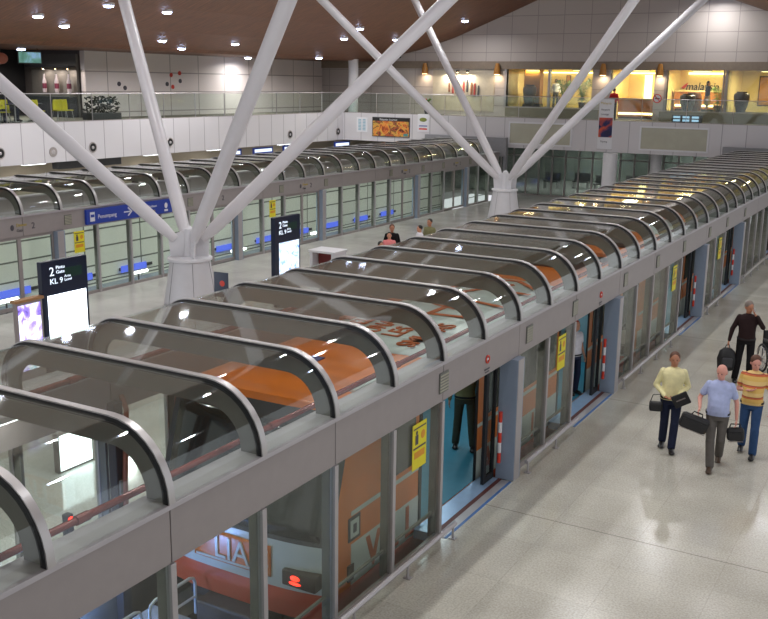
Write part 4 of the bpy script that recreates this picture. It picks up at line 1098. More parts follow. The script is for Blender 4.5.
vase(-4.3, 49.6, 1.1, .4, 'large dark brown vase at the right end inside the last window')
vase(-7.05, 49.6, .95, .42, 'large dark brown vase inside the window of the lettered lounge')
o = MB().loft([(0, 0, 0, .42, .38), (0, 0, .5, .45, .4), (0, 0, .85, .42, .38), (0, 0, 1.02, .32, .3)], 20).obj('wingback_chair', mat('brown leather', (112, 66, 32), .5), smooth=True, loc=(-6.95, 50.5, 4.871)); tag(o, 'tall rounded brown armchair back behind the vase in the lettered lounge', 'chair')
t = thing('timber_pillar', 'square honey timber pillar inside the leftmost lounge window', 'pillar', (-16.2, 50.3, 4.871))
MB().box((-.5, 0, 0), (.5, .5, 2.17), bev=.02).obj('shaft', 'loungewood', t); MB().box((-.54, -.04, 0), (.54, .54, .2), bev=.01).obj('base', 'vase', t)
for i, (x, z) in enumerate(((-15.15, 5.9), (-15.6, 5.8))):
    t = thing('wall_picture', ('tall dark framed picture', 'small square framed picture')[i]+' on the cream wall of the left lounge', 'picture', (x, 53.2, z))
    w_, h_ = ((.28, .85), (.18, .25))[i]
    MB().box((0, -.04, 0), (w_, 0, h_)).obj('frame', 'vase', t); MB().box((.04, -.05, .04), (w_-.04, -.04, h_-.04)).obj('picture', 'loungewood', t)
t = thing('wall_picture', 'brown relief panel on the cream wall at the far right', 'picture', (-4.1, 53.2, 5.2))
MB().box((0, -.05, 0), (.75, 0, 1.6)).obj('frame', 'vase', t); MB().box((.06, -.06, .06), (.69, -.05, 1.54)).obj('picture', 'loungewood', t)
def palm(x, y, z, h, label, n=16, spread=.8):
    t = thing('potted_palm', label, 'plant', (x, y, z), 0, 'potted palms in the lounges')
    MB().lathe([(.16, 0), (.22, .36), (.2, .36), (.18, .3)], 16).obj('pot', 'vase', t, smooth=True)
    q = MB(); rnd = random.Random(int(x*10))
    for k in range(n):
        a = 2*PI*k/n+rnd.uniform(-.2, .2); e = rnd.uniform(.5, 1)*spread; hh = h*rnd.uniform(.75, 1)
        pts = [Vector((e*s_*math.cos(a), e*s_*math.sin(a), .3+hh*math.sin(s_*2.0)*.75)) for s_ in [0, .25, .5, .75, 1]]
        q.tube(pts, [.012, .01, .008, .006, .003], 5)
        for j in range(1, 9):
            s_ = j/8.5; i0 = min(3, int(s_*4)); f_ = s_*4-i0; p = pts[i0].lerp(pts[i0+1], f_)
            for sg in (-1, 1):
                dv = Vector((-math.sin(a)*sg, math.cos(a)*sg, -.5))*.26+Vector((math.cos(a), math.sin(a), 0))*.1
                wv = Vector((math.cos(a), math.sin(a), 0))*.022
                V = [p-wv, p+wv, p+dv]; V2 = [v+Vector((0, 0, .004)) for v in V]
                q.add(V+V2, [(0, 1, 2), (5, 4, 3), (0, 3, 4, 1), (1, 4, 5, 2), (2, 5, 3, 0)])
    q.obj('foliage', 'leaf', t); return t
palm(-14.2, 50.1, 4.871, 1.8, 'potted palm with arching green fronds in the second lounge window', 14, .55)
palm(-13.05, 50.1, 4.871, 1.9, 'broad potted palm beside the pier in the second lounge window', 18, .6)
palm(-5.75, 50.85, 4.871, 1.4, 'small potted palm beside the standing woman in the lettered lounge', 9, .4)
t = thing('no_smoking_sign', 'round no smoking sign with red ring on the rear gallery glass', 'sign', (-7.66, YE-.0, 5.58))
MB().poly([(.2*math.cos(a), .2*math.sin(a)) for a in [k*PI/12 for k in range(24)]], 1, .05, .07).obj('disc', 'white', t)
MB().tube([(.2*math.cos(a), .045, .2*math.sin(a)) for a in [k*PI/12 for k in range(24)]], .028, 6, closed=True).tube([(-.14, .045, .14), (.14, .045, -.14)], .022, 6).obj('red_ring', 'redpaint', t)
MB().box((-.12, .04, -.02), (.12, .05, .02)).obj('cigarette', 'black', t)
t = thing('flight_display', 'small screens showing rows of white text near the rear gallery floor', 'display', (-7.0, YE+.6, 4.37))
MB().box((0, 0, 0), (1.5, .12, .42), bev=.01).obj('casing', 'dark', t)
q = MB()
for k in range(2):
    for j in range(3): q.box((.08+j*.46, -.006, .1+k*.16), (.42+j*.46, 0, .2+k*.16))
q.obj('text_rows', emis('display text', (170, 210, 240), .9), t)

# left gallery: food court clutter
def cafe_chair(x, y, rz, label):
    t = thing('cafe_chair', label, 'chair', (x, y, 4.37), rz, 'yellow cafe chairs on the left gallery')
    V = []; F = []
    nx, nz = 8, 6
    for i in range(nz+1):
        for j in range(nx+1):
            u = -1+2*j/nx; s_ = i/nz; wd = .26*(1-.35*max(0, s_-.55)**1.2)
            V.append((u*wd, .22-.1*u*u, .42+s_*.48))
    for i in range(nz):
        for j in range(nx): F.append((i*(nx+1)+j, i*(nx+1)+j+1, (i+1)*(nx+1)+j+1, (i+1)*(nx+1)+j))
    b = MB().add(V, F).obj('backrest', 'ychair', t, smooth=True); sm = b.modifiers.new('thickness', 'SOLIDIFY'); sm.thickness = .03
    MB().box((-.25, -.24, .42), (.25, .2, .46), bev=.015).obj('seat', 'ychair', t)
    for sx in (-1, 1):
        for sy in (-1, 1): MB().tube([(sx*.2, sy*.18, .42), (sx*.25, sy*.23, 0)], .013, 6).obj('leg', 'silver', t)
    return t
def cafe_table(x, y, label):
    t = thing('cafe_table', label, 'table', (x, y, 4.37), 0, 'small cafe tables on the left gallery')
    MB().lathe([(.38, .70), (.38, .73)], 24).obj('tabletop', 'dark', t); MB().tube([(0, 0, .02), (0, 0, .7)], .03, 8).obj('stem', 'silver', t); MB().lathe([(.24, 0), (.22, .025)], 20).obj('base', 'dark', t)
for i, (x, y, r_) in enumerate(((-27.9, 24.25, .3), (-27.9, 25.45, -.2), (-28.2, 26.05, .1), (-27.6, 22.2, 0), (-28.9, 23.3, 2.8))):
    cafe_chair(x, y, r_+PI/2, '%s yellow cafe chair on the left gallery, counted from the right strut' % ['first', 'second', 'third', 'fourth', 'fifth'][i])
cafe_table(-28.9, 24.9, 'small dark cafe table among the yellow chairs, farther from the edge'); cafe_table(-28.0, 23.2, 'small dark cafe table between the leftmost yellow chairs')
t = thing('dark_planter_hedge', 'bushy dark planted trough at the end of the left gallery seating', 'planter', (-28.0, 28.0, 4.37))
MB().box((-.3, -.9, 0), (.3, .9, .3), bev=.02).obj('trough', 'dark', t)
q = MB(); random.seed(5)
for k in range(160):
    q.ell((random.uniform(-.3, .3), random.uniform(-.85, .85), random.uniform(.3, 1.0)), (.11, .06, .02), 6, 4, Euler((random.uniform(-1, 1), random.uniform(-1, 1), random.uniform(0, 6))).to_matrix())
q.obj('foliage', mat('dark foliage', (44, 44, 38), .7, 0, .3, 10), t)
t = thing('shop_display', 'dim shop counter wall with shelf and three spot lamps on the left gallery', 'shop', (-31.2, 28.95, 4.37))
MB().box((-2.2, -.15, 0), (.85, .0, 2.9)).obj('back_panel', mat('shop panel', (104, 100, 94), .6), t)
MB().box((-2.1, -.6, 2.3), (.8, -.15, 2.37)).obj('shelf', 'dark', t); MB().box((-2.1, -.65, 0), (.8, -.15, .95), bev=.02).obj('counter', 'dark', t)
for k in range(3):
    x = -1.0+k*.82
    s_ = MB().tube([(x, -.5, 2.3), (x, -.5, 2.22)], .04, 8).obj('spot_lamp', 'dark', t); MB().ell((x, -.5, 2.21), (.035, .035, .015)).obj('lens', 'warmlamp', s_)
    area_light('shop_spot', (x, -.45, 2.19), .06, 10, (1, .85, .75), parent=t)
M['bottle'] = mat('display bottle', (200, 186, 186), .4); M['bottle_label'] = mat('display label', (120, 50, 70), .4)
for k in range(3):
    t = thing('hanging_bottle', '%s pale bottle-shaped display hanging over the dim shop counter' % ['left', 'middle', 'right'][k], 'display', (-32.2+k*.82, 28.5, 5.5), 0, 'bottle-shaped displays over the shop counter')
    MB().lathe([(.08, 0), (.10, .1), (.10, .5), (.05, .68), (.04, .85)], 14).obj('bottle', 'bottle', t, smooth=True)
    MB().lathe([(.103, .18), (.103, .42)], 14).obj('label_band', 'bottle_label', t, smooth=True)
    MB().tube([(0, 0, .85), (0, 0, 1.16)], .006, 5).obj('wire', 'dark', t)
t = thing('menu_board', 'small lit menu board near the ceiling over the dim shop', 'sign', (-30.0, 25.2, 6.75))
MB().box((-.05, 0, 0), (0, 1.3, .55), bev=.01).obj('board_frame', 'dark', t); MB().box((0, .05, .05), (.01, 1.25, .5)).obj('lit_panel', splotch_mat('menu lit', [(60, 110, 90), (110, 160, 150), (150, 190, 230)], 2.0, .5), t)
MB().tube([(-.025, .2, .55), (-.025, .2, .7)], .012, 6).tube([(-.025, 1.1, .55), (-.025, 1.1, .7)], .012, 6).obj('hanger', 'dark', t)
for k, (y, c) in enumerate(((24.3, (120, 70, 56)), (23.3, (96, 40, 60)))):
    t = thing('hanging_lantern', ('orange-red', 'dark purple')[k]+' round hanging lantern at the upper left', 'lantern', (-30.0, y, 6.75))
    MB().ell((0, 0, .2), (.3, .3, .24), 16, 10).obj('shade', mat('lantern %d' % k, c, .6, emit=c, es=.25), t, smooth=True); MB().tube([(0, 0, .42), (0, 0, .7)], .01, 6).obj('cord', 'dark', t)
# small marks on the left upper wall
for k, (y, z, c) in enumerate(((31.13, 5.93, 'dark'), (31.52, 5.74, 'dark'), (34.53, 5.94, 'dark'), (34.85, 6.4, 'red'), (34.95, 5.8, 'red'), (35.5, 6.5, 'red'), (35.53, 6.1, 'dark'))):
    o = MB().poly([(.11*math.cos(a), .11*math.sin(a)) for a in [q*PI/8 for q in range(16)]], 0, 0, .03).obj('wall_disc', 'redpaint' if c == 'red' else 'letterd', loc=(-30, y, z))
    tag(o, 'small round wall mark on the left upper wall, %s from the left' % ['first', 'second', 'third', 'fourth', 'fifth', 'sixth', 'seventh'][k], 'disc', 'small round marks on the left upper wall')
t = thing('wall_camera', 'small dark camera on the rear upper wall left of the mural', 'camera', (-24.3, YW, 7.7))
MB().box((-.1, -.3, -.08), (.1, -.08, .08), bev=.01).obj('camera_body', 'black', t); MB().box((-.03, -.08, -.03), (.03, 0, .03)).obj('bracket', 'dark', t)

# ================================================================== CEILING DOWNLIGHTS
def downlight(x, y, label, grp, power):
    z = ceil_z(x)
    t = thing('ceiling_downlight', label, 'light', (x, y, z), 0, grp)
    MB().lathe([(.19, -.04), (.21, -.03), (.21, .10), (.19, .10)], 20).obj('trim_ring', 'white', t, smooth=True)
    MB().lathe([(.10, -.10), (.165, -.075), (.18, -.041)], 20).obj('lens', 'lamp', t)
    area_light('downlight_lamp', (0, 0, -.11), .3, power, (1.0, .985, .96), parent=t, spread=PI*.9)
ords = ['first', 'second', 'third', 'fourth', 'fifth', 'sixth', 'seventh', 'eighth', 'ninth', 'tenth', 'eleventh', 'twelfth', 'thirteenth']
order = sorted(range(len(DOWN)), key=lambda i: math.atan2(-(DOWN[i][0]-CAM.x), DOWN[i][1]-CAM.y), reverse=True)
for r_, i in enumerate(order):
    downlight(DOWN[i][0], DOWN[i][1], '%s bright downlight in the timber ceiling, counted from the left edge' % ords[r_], 'bright downlights in the timber ceiling', 100)
for x, y in DOWN_HID:
    downlight(x, y, 'round downlight in the timber ceiling over the platforms', 'downlights over the platforms', 46 if x > 0 else 98)

# ================================================================== PEOPLE
def solid(mb, name, mt, parent, vox, smooth_it=2):
    """fuse overlapping closed forms into one continuous skin"""
    o = mb.obj(name, mt)
    rm = o.modifiers.new('r', 'REMESH'); rm.mode = 'VOXEL'; rm.voxel_size = vox; rm.use_smooth_shade = True
    sm = o.modifiers.new('s', 'SMOOTH'); sm.factor = .5; sm.iterations = smooth_it
    dg = bpy.context.evaluated_depsgraph_get(); me = bpy.data.meshes.new_from_object(o.evaluated_get(dg))
    old = o.data; o.modifiers.clear(); o.data = me; bpy.data.meshes.remove(old)
    me.polygons.foreach_set('use_smooth', [True]*len(me.polygons))
    if len(me.materials) == 0: me.materials.append(M[mt] if isinstance(mt, str) else mt)
    if parent: o.parent = parent
    return o
def person(label, loc, rz, H=1.75, J=None, skin='skin', hair='hair', top=None, bottom=None, shoes='shoe', sleeve='long', belly=0, vox=.012,
           group=None, bald=False, long_hair=False, headturn=(0, 0), belt=True, curl=.6, skirt=False):
    k = H/1.75
    t = thing('person', label, 'person', loc, rz, group); 
    D = dict(hipL=(.095, 0, .91), hipR=(-.095, 0, .91), kneeL=(.105, -.03, .50), kneeR=(-.105, -.03, .50), ankL=(.105, .02, .085), ankR=(-.105, .02, .085),
             shL=(.17, .01, 1.405), shR=(-.17, .01, 1.405), elL=(.25, .04, 1.13), elR=(-.25, .04, 1.13), wrL=(.27, -.05, .88), wrR=(-.27, -.05, .88),
             neck=(0, .01, 1.46), head=(0, -.015, 1.622), footL=(0, -1, 0), footR=(0, -1, 0), handL=None, handR=None)
    if J: D.update(J)
    J = {a: (Vector(b) if b is not None else None) for a, b in D.items()}
    def sc(mb):
        mb.v = [(p[0]*k, p[1]*k, p[2]*k) for p in mb.v]; return mb
    hz = (J['hipL'].z+J['hipR'].z)/2-.91; cxy = (J['hipL']+J['hipR'])/2
    nk = J['neck']
    def torso(inf, z0=.84, z1=1.47, be=0):
        base = [(.84, .150, .105), (.92, .168, .118), (1.0, .152, .108+be*.7), (1.1, .146, .106+be), (1.2, .155, .112+be*.8), (1.3, .172, .116+be*.2), (1.38, .176, .108), (1.43, .145, .088), (1.47, .075, .06)]
        out = []
        for z, rx, ry in base:
            if z < z0-.01 or z > z1+.01: continue
            f = (z-.91)/.55
            cx = cxy.x+(nk.x-cxy.x)*f; cy = cxy.y+(nk.y-cxy.y)*f-(.5*be*math.exp(-((z-1.08)/.13)**2))
            out.append((cx, cy, z+hz*(1-max(0, f))+(nk.z-1.46)*max(0, f), rx+inf, ry+inf))
        return out
    b = MB(); b.loft(torso(0))
    b.cap(nk+Vector((0, .01, -.03)), J['head']+Vector((0, .03, -.06)), .055, .052)
    hd = J['head']; R3 = Euler((headturn[1], 0, headturn[0])).to_matrix()
    def H_(v): return hd+R3 @ Vector(v)
    b.ell(H_((0, .015, .02)), (.081, .099, .104), 18, 12, R3); b.ell(H_((0, -.025, -.05)), (.062, .066, .072), 14, 10, R3)
    b.ell(H_((0, -.088, -.012)), (.015, .024, .026), 10, 8, R3); b.ell(H_((0, -.08, -.058)), (.026, .014, .013), 10, 6, R3)
    for sx in (-1, 1): b.ell(H_((sx*.078, .02, -.01)), (.014, .02, .032), 8, 6, R3)
    hands = {}
    for sd in 'LR':
        h, kn, an = J['hip'+sd], J['knee'+sd], J['ank'+sd]
        b.cap(h, kn, .083, .056); b.cap(kn, an, .056, .038); b.cap(an, an+J['foot'+sd].normalized()*.10+Vector((0, 0, -.045)), .034, .026)
        s_, e, w_ = J['sh'+sd], J['el'+sd], J['wr'+sd]
        b.cap(s_, e, .05, .037); b.cap(e, w_, .038, .026)
        d = (w_-e).normalized() if J['hand'+sd] is None else J['hand'+sd].normalized()
        side_ = Vector((0, -1, 0)) if abs(d.y) < .8 else Vector((1 if sd == 'R' else -1, 0, 0))
        side_ = (side_-d*side_.dot(d)).normalized(); nrm = d.cross(side_)*(1 if sd == 'L' else -1)   # palm normal towards body
        pc = w_+d*.05
        rot = Matrix((nrm, side_, d)).transposed()
        b.ell(pc, (.017, .042, .052), 12, 8, rot)
        for f in range(4):
            p0 = pc+d*.035+side_*(.028-.019*f); ln = (.034, .038, .035, .027)[f]
            c1 = curl*.6; d1 = (d*math.cos(c1)+nrm*math.sin(c1)); p1 = p0+d1*ln
            c2 = curl*1.5; d2 = (d*math.cos(c2)+nrm*math.sin(c2)); p2 = p1+d2*ln*.8
            b.cap(p0, p1, .0095, .009, 8); b.cap(p1, p2, .009, .0078, 8)
        q0 = w_+d*.025+side_*.022; q1 = q0+(side_*.8+d*.7+nrm*.3).normalized()*.04; q2 = q1+(d*.9+nrm*.5).normalized()*.03
        b.cap(q0, q1, .012, .0105, 8); b.cap(q1, q2, .0105, .0085, 8)
        hands[sd] = (pc+d*.03+nrm*.02)
    solid(sc(b), 'body', skin, t, vox*k)
    for sx in (-1, 1):
        MB_ = MB().ell(H_((sx*.03, -.083, .012)), (.012, .006, .007), 8, 6, R3); sc(MB_).obj('eye', 'eye', t)
    # hair
    hb = MB()
    if bald:
        hb.ell(H_((0, .045, -.01)), (.088, .082, .054), 18, 10, R3)
    else:
        V = []; 
        hb.ell(H_((0, .032, .040)), (.090, .101, .098), 18, 12, R3)
        if long_hair: hb.cap(H_((0, .06, 0)), H_((0, .08, -.2)), .075, .05)
    solid(sc(hb), 'hair', hair, t, vox*k*1.1, 1)
    # trousers
    lg = MB(); 
    tz = torso(.014, .84, 1.0, belly)
    lg.loft(tz if len(tz) > 1 else torso(.014, .84, 1.1))
    for sd in 'LR':
        h, kn, an = J['hip'+sd], J['knee'+sd], J['ank'+sd]
        if skirt: continue
        lg.cap(h, kn, .094, .070); lg.cap(kn, an+Vector((0, .0, -.0)), .074, .068)
    if skirt: lg.cap(cxy+Vector((0, 0, .0)), cxy+Vector((0, -.02, -.38)), .16, .19)
    solid(sc(lg), 'trousers', bottom, t, vox*k)
    # shirt
    sh = MB(); sh.loft(torso(.022, .92, 1.47, belly))
    for sd in 'LR':
        s_, e, w_ = J['sh'+sd], J['el'+sd], J['wr'+sd]
        sh.cap(s_, e if sleeve == 'long' else s_.lerp(e, .62), .060, .050 if sleeve == 'long' else .060)
        if sleeve == 'long': sh.cap(e, e.lerp(w_, .92), .052, .036)
    sh.cap(nk+Vector((0, 0, -.05)), nk+Vector((0, .005, .0)), .075, .064)
    solid(sc(sh), 'shirt', top, t, vox*k)
    cl = MB(); cl.tube([nk+Vector((.068*math.cos(a), .064*math.sin(a)-.004, -.012+.022*math.sin(a))) for a in [q*PI/8 for q in range(16)]], .014, 6, closed=True)
    sc(cl).obj('collar', top, t, smooth=True)
    if belt:
        z_ = torso(.026, .92, 1.0, belly)
        s0 = z_[0]; b2 = MB(); cxx, cyy, zz, rx, ry = s0
        b2.loft([(cxx, cyy, zz+.02, rx, ry), (cxx, cyy, zz+.055, rx-.002, ry-.001)]); sc(b2).obj('belt', 'black', t, smooth=True)
    for sd in 'LR':
        an = J['ank'+sd]; fd = J['foot'+sd].normalized(); fl = Vector((fd.x, fd.y, 0))
        f = MB(); f.cap(an+Vector((0, 0, -.035))-fd*.03, an+fd*.14+Vector((0, 0, -.045)), .048, .044); f.ell(an+fd*.155+Vector((0, 0, -.05)), (.05, .06, .036))
        f.cap(an+Vector((0, 0, .01)), an+Vector((0, 0, -.03)), .05, .05)
        f.v = [(p[0], p[1], max(p[2], an.z-.085)) for p in f.v]
        sc(f).obj('shoe', shoes, t, smooth=True)
    t['_'] = 0; del t['_']
    MW = Matrix.Translation(Vector(loc)) @ Matrix.Rotation(rz, 4, 'Z')
    return t, {a: MW @ (p*k) for a, p in hands.items()}, (lambda v: MW @ (Vector(v)*k))

CL = dict(yellow=cloth('pale yellow cotton', (226, 218, 168)), navy=cloth('dark navy denim', (34, 40, 62)), blue=cloth('pale blue shirt cotton', (166, 176, 212)),
          grey=cloth('grey trouser cloth', (92, 88, 84)), jeans=cloth('blue denim', (48, 74, 112)), black=cloth('black cloth', (20, 18, 20)),
          darkmaroon=cloth('near black checked shirt', (40, 26, 26)), olive=cloth('olive grey cloth', (70, 72, 60)), pink=cloth('pink blouse', (220, 130, 130)),
          white=cloth('white shirt cotton', (214, 212, 220)), khaki=cloth('khaki shirt', (120, 118, 84)), purple=cloth('muted blue uniform', (60, 60, 90)), red=cloth('red top', (180, 40, 44)), cream=cloth('cream skirt', (206, 188, 150)))
CL['stripe'] = band_mat('orange yellow striped polo', 2, [(0, (214, 176, 96)), (.42, (196, 104, 60)), (.56, (150, 70, 60)), (.64, (218, 186, 120))], .85, 5.2)

# man in pale yellow shirt, walking towards camera, forearms held in front
walkA = dict(hipL=(.09, 0, .90), hipR=(-.09, 0, .90), kneeL=(.10, -.16, .50), ankL=(.09, -.18, .09), kneeR=(-.10, .02, .49), ankR=(-.10, .26, .16), footR=(0, -1, -.5))
Ja = dict(kneeL=(.07, -.12, .50), ankL=(.05, -.13, .087), kneeR=(-.09, -.0, .50), ankR=(-.09, .16, .11), footR=(-.2, -1, -.2), elL=(.26, .06, 1.14), wrL=(.09, -.19, 1.03), elR=(-.27, .05, 1.14), wrR=(-.12, -.18, 1.0), handL=(-.9, -.25, -.2), handR=(.7, -.5, -.2))
pA, hA, wA = person('man in pale yellow long-sleeved shirt and dark trousers walking left of the group', (1.86, 11.85, 0), .30, 1.76, Ja, 'skin_dark', 'hair_brown', CL['yellow'], CL['navy'], sleeve='long', vox=.011)
Jb = dict(walkA); Jb.update(kneeL=(.08, -.02, .50), ankL=(.06, .24, .14), footL=(0, -1, -.5), kneeR=(-.07, -.17, .50), ankR=(-.04, -.2, .087), footR=(0, -1, 0), elR=(-.30, .03, 1.15), wrR=(-.27, -.20, 1.05), elL=(.27, .07, 1.12), wrL=(.29, .03, .86), handR=(-.2, -.6, -.7))
pB, hB, wB = person('bald man in pale blue short-sleeved shirt and grey trousers carrying black bags', (2.72, 11.43, 0), .12, 1.78, Jb, 'skin_pink', 'hair_grey', CL['blue'], CL['grey'], 'shoe_brown', 'short', .055, .011, bald=True, headturn=(-.25, .25))
Jc = dict(hipL=(.09, 0, .90), hipR=(-.09, 0, .90), kneeL=(.10, -.15, .50), ankL=(.10, -.16, .087), kneeR=(-.10, -.02, .50), ankR=(-.12, .16, .12), footR=(0, -1, -.3), elR=(-.24, .02, 1.13), wrR=(-.06, -.17, 1.18), elL=(.27, .06, 1.12), wrL=(.29, -.03, .87), handR=(.8, -.2, .2))
pC, hC, wC = person('man in orange and yellow striped polo shirt and blue jeans at right', (3.10, 12.35, 0), .05, 1.77, Jc, 'skin_pink', 'hair_brown', CL['stripe'], CL['jeans'], 'shoe', 'short', .05, .011, headturn=(.35, .3))
Jd = dict(kneeL=(.11, -.04, .50), ankL=(.13, .04, .085), kneeR=(-.12, -.04, .50), ankR=(-.16, .0, .085), elL=(.30, -.06, 1.22), wrL=(.12, -.20, 1.50), handL=(-.55, .35, .75), elR=(-.29, .03, 1.13), wrR=(-.34, -.02, .87))
pD, hD, wD = person('man dressed all in black holding a phone to his face beside a backpack', (2.22, 16.75, 0), .25, 1.78, Jd, 'skin_dark', 'hair_grey', CL['darkmaroon'], CL['black'], 'shoe', 'long', .02, .012, headturn=(.5, .3))
# things they carry
def at(v, o): return (v.x+o[0], v.y+o[1], v.z+o[2])
def clutch(): 
    t = thing('waist_pouch', 'black leather folder held against the waist of the man in yellow', 'bag', wA((.15, -.26, 1.0)), .3)
    MB().box((-.16, -.02, -.11), (.12, .03, .11), bev=.015).obj('folder', 'bag', t).rotation_euler = (0, -.5, 0)
    MB().box((-.1, -.028, .0), (.06, -.021, .02)).obj('zip', 'trim', t).rotation_euler = (0, -.5, 0)
    t = thing('camera_bag', 'small black camera bag hanging from the hand of the man in yellow', 'bag', wA((-.26, -.12, .80)), .3)
    MB().box((-.11, -.07, -.08), (.11, .07, .08), bev=.03).obj('pouch', 'bag', t); MB().tube([(-.1, 0, .06), (-.06, 0, .2), (.12, -.02, .24), (.1, 0, .06)], .008, 6).obj('strap', 'bag', t)
clutch()
def briefcase(p, rz, label, w_=.42, h_=.30, d_=.12, tilt=0):
    t = thing('shoulder_bag', label, 'bag', p, rz)
    t.rotation_euler = (0, tilt, rz)
    MB().box((-w_/2, -d_/2, -h_), (w_/2, d_/2, 0), bev=.055).obj('bag_body', 'bag', t)
    MB().box((-w_/2+.03, -d_/2-.012, -h_+.03), (w_/2-.03, -d_/2+.0, -.08), bev=.005).obj('front_pocket', 'bag', t)
    MB().tube([(-w_/2+.02, -d_/2-.005, -h_+.012), (w_/2-.02, -d_/2-.005, -h_+.012)], .006, 6).obj('piping', 'trim', t)
    MB().tube([(-.09, 0, -.01), (-.07, 0, .055), (.07, 0, .055), (.09, 0, -.01)], .011, 8).obj('handle', 'bag', t, smooth=True)
    return t
v = hB['R']; briefcase((v.x-.02, v.y-.05, v.z-.055), .25, 'large black carry bag in the right hand of the bald man', .46, .26, .16, .3)
v = hB['L']; briefcase((v.x+.01, v.y+.0, v.z-.055), .2, 'small round black bag in the left hand of the bald man', .28, .24, .12, -.1)
t = thing('backpack', 'black backpack hanging from the hand of the man in black', 'bag', tuple(hD['R']+Vector((-.02, -.0, -.06))), .3)
MB().loft([(0, 0, -.50, .13, .08), (0, 0, -.46, .18, .11), (0, 0, -.25, .20, .12), (0, 0, -.08, .16, .10), (0, 0, -.01, .08, .05)], 20).obj('pack', 'bag', t, smooth=True)
MB().box((-.11, -.15, -.42), (.11, -.09, -.2), bev=.03).obj('front_pocket', 'dark', t); MB().tube([(-.05, 0, -.02), (-.03, 0, .055), (.03, 0, .055), (.05, 0, -.02)], .01, 6).obj('handle', 'bag', t)
t = thing('mobile_phone', 'small mobile phone held to the cheek of the man in black', 'phone', tuple(hD['L']), .3)
MB().box((-.012, -.028, -.06), (.012, .028, .06), bev=.005).obj('case', 'silver', t); MB().box((.012, -.022, -.04), (.014, .022, .05)).obj('screen', 'black', t)

# pushchair at right edge
t = thing('wheelchair', 'black wheelchair with spoked wheels standing at the right edge', 'wheelchair', (2.66, 18.0, 0), .5)
for sx in (-1, 1):
    w_ = MB().tube([(sx*.27, .3*math.cos(a), .3+.3*math.sin(a)) for a in [q*PI/14 for q in range(28)]], .022, 8, closed=True).obj('wheel', 'black', t, smooth=True)
    sp = MB()
    for q in range(10): a = q*PI/5; sp.tube([(sx*.27, 0, .3), (sx*.27, .29*math.cos(a), .3+.29*math.sin(a))], .005, 5)
    sp.ell((sx*.27, 0, .3), (.04, .035, .035)).obj('spokes', 'silver', w_)
    MB().tube([(sx*.30, .25*math.cos(a), .3+.25*math.sin(a)) for a in [q*PI/14 for q in range(28)]], .009, 6, closed=True).obj('push_rim', 'silver', w_, smooth=True)
    MB().tube([(sx*.23, .22, .95), (sx*.23, .16, .9), (sx*.23, .12, .2), (sx*.23, -.38, .2), (sx*.23, -.42, .08)], .014, 8).tube([(sx*.23, .13, .68), (sx*.23, -.25, .66), (sx*.23, -.3, .5), (sx*.23, -.32, .22)], .014, 8).obj('frame', 'black', t, smooth=True)
    c_ = MB().tube([(sx*.22, -.34+.08*math.cos(a), .085+.08*math.sin(a)) for a in [q*PI/8 for q in range(16)]], .014, 6, closed=True).obj('castor', 'black', t, smooth=True)
    MB().tube([(sx*.23, .22, .95), (sx*.23, .36, .97)], .02, 8).obj('grip', 'dark', t)
    MB().box((sx*.23-.035, -.22, .69), (sx*.23+.035, .1, .73), bev=.01).obj('armrest', 'dark', t)
MB().box((-.22, -.25, .46), (.22, .14, .50), bev=.01).obj('seat', 'bag', t); MB().box((-.22, .12, .5), (.22, .16, .9), bev=.01).obj('backrest', 'bag', t)
MB().box((-.2, -.52, .1), (.2, -.38, .12)).tube([(-.2, -.34, .3), (-.2, -.45, .11)], .012, 6).tube([(.2, -.34, .3), (.2, -.45, .11)], .012, 6).obj('footrest', 'dark', t)

# train passengers
person('standing passenger in olive trousers seen through the first open train door', (-1.2, 10.0, 0), .4, 1.74, dict(kneeL=(.12, -.06, .50), ankL=(.16, -.06, .085), kneeR=(-.12, .0, .5), ankR=(-.15, .06, .085)), 'skin_dark', 'hair', CL['khaki'], CL['olive'], vox=.016)
M['hair_red'] = mat('red cap', (170, 60, 36), .6)
person('passenger with red cap and pale shirt standing inside the second open train door', (-.62, 13.95, 0), PI*.35, 1.56, None, 'skin', 'hair_red', CL['white'], CL['navy'], sleeve='short', vox=.016)
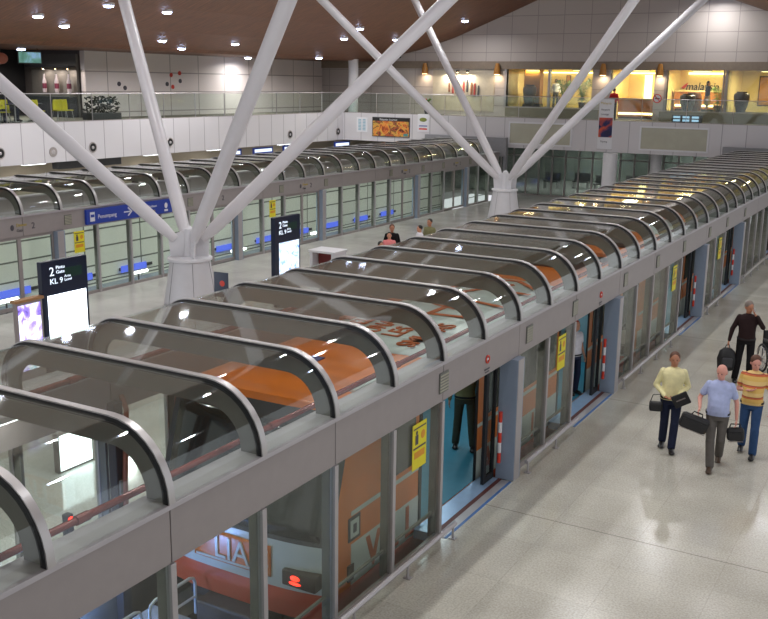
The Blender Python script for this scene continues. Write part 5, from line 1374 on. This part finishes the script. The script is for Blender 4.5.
# island platform group
person('man in dark jacket standing behind the woman in pink on the island platform', (-9.75, 22.5, 0), .55, 1.75, None, 'skin_dark', 'hair_brown', CL['black'], CL['navy'], vox=.018)
pE, hE, wE = person('woman in pink blouse holding a black handbag in front of the man in dark', (-9.62, 22.1, 0), .5, 1.56, dict(wrL=(.05, -.2, 1.0), elL=(.24, .03, 1.14), handL=(-.6, -.5, -.3)), 'skin', 'hair', CL['pink'], CL['black'], sleeve='short', vox=.018, belt=False, long_hair=True)
t = thing('handbag', 'black handbag held at the waist of the woman in pink', 'bag', wE((.06, -.30, 1.04)), .5)
MB().box((-.14, -.05, -.2), (.14, .05, 0), bev=.03).obj('bag_body', 'bag', t); MB().tube([(-.08, 0, -.01), (-.05, 0, .08), (.05, 0, .08), (.08, 0, -.01)], .008, 6).obj('handle', 'bag', t)
person('black-haired person of whom only the head shows above the canopy, left of woman in pink', (-8.6, 19.8, 0), 1.0, 1.66, None, 'skin_dark', 'hair', CL['black'], CL['black'], vox=.02)
person('woman in white blouse with black hair standing right of the pair on the island', (-9.54, 24.0, 0), -.7, 1.56, None, 'skin', 'hair', CL['white'], CL['navy'], vox=.018)
person('man in khaki shirt standing behind the woman in white on the island platform', (-9.40, 24.45, 0), -.1, 1.74, None, 'skin_dark', 'hair', CL['khaki'], CL['navy'], vox=.018)
# gallery people
person('woman in dark jacket and cream skirt standing at the lettered lounge counter', (-6.1, 49.9, 4.871), PI*.5, 1.62, None, 'skin', 'hair', CL['purple'], CL['cream'], vox=.022, long_hair=True, belt=False, skirt=True)
person('person in red top with dark bag at the glass door of the middle shop', (-10.75, 48.6, 4.37), PI, 1.68, None, 'skin', 'hair', CL['red'], CL['black'], vox=.022)
person('person in white shirt standing in the leftmost lounge by the pictures', (-14.9, 50.8, 4.871), .6, 1.65, None, 'skin', 'hair', CL['white'], CL['grey'], vox=.022)
sit = dict(hipL=(.095, 0, .5), hipR=(-.095, 0, .5), kneeL=(.12, -.42, .5), kneeR=(-.12, -.42, .5), ankL=(.12, -.42, .085), ankR=(-.12, -.42, .085), shL=(.18, -.02, 1.0), shR=(-.18, -.02, 1.0), elL=(.25, -.05, .74), elR=(-.25, -.05, .74), wrL=(.12, -.3, .72), wrR=(-.12, -.3, .72), neck=(0, -.02, 1.05), head=(0, -.05, 1.225))
person('seated diner in dark clothes on the left gallery nearest the edge of the photo', (-28.05, 22.25, 4.37), PI/2, 1.72, sit, 'skin_dark', 'hair', CL['black'], CL['navy'], vox=.022)
person('seated diner in dark shirt facing the gallery edge behind the leftmost strut', (-28.9, 23.5, 4.37), PI*.9, 1.72, sit, 'skin_dark', 'hair', CL['purple'], CL['navy'], vox=.022)
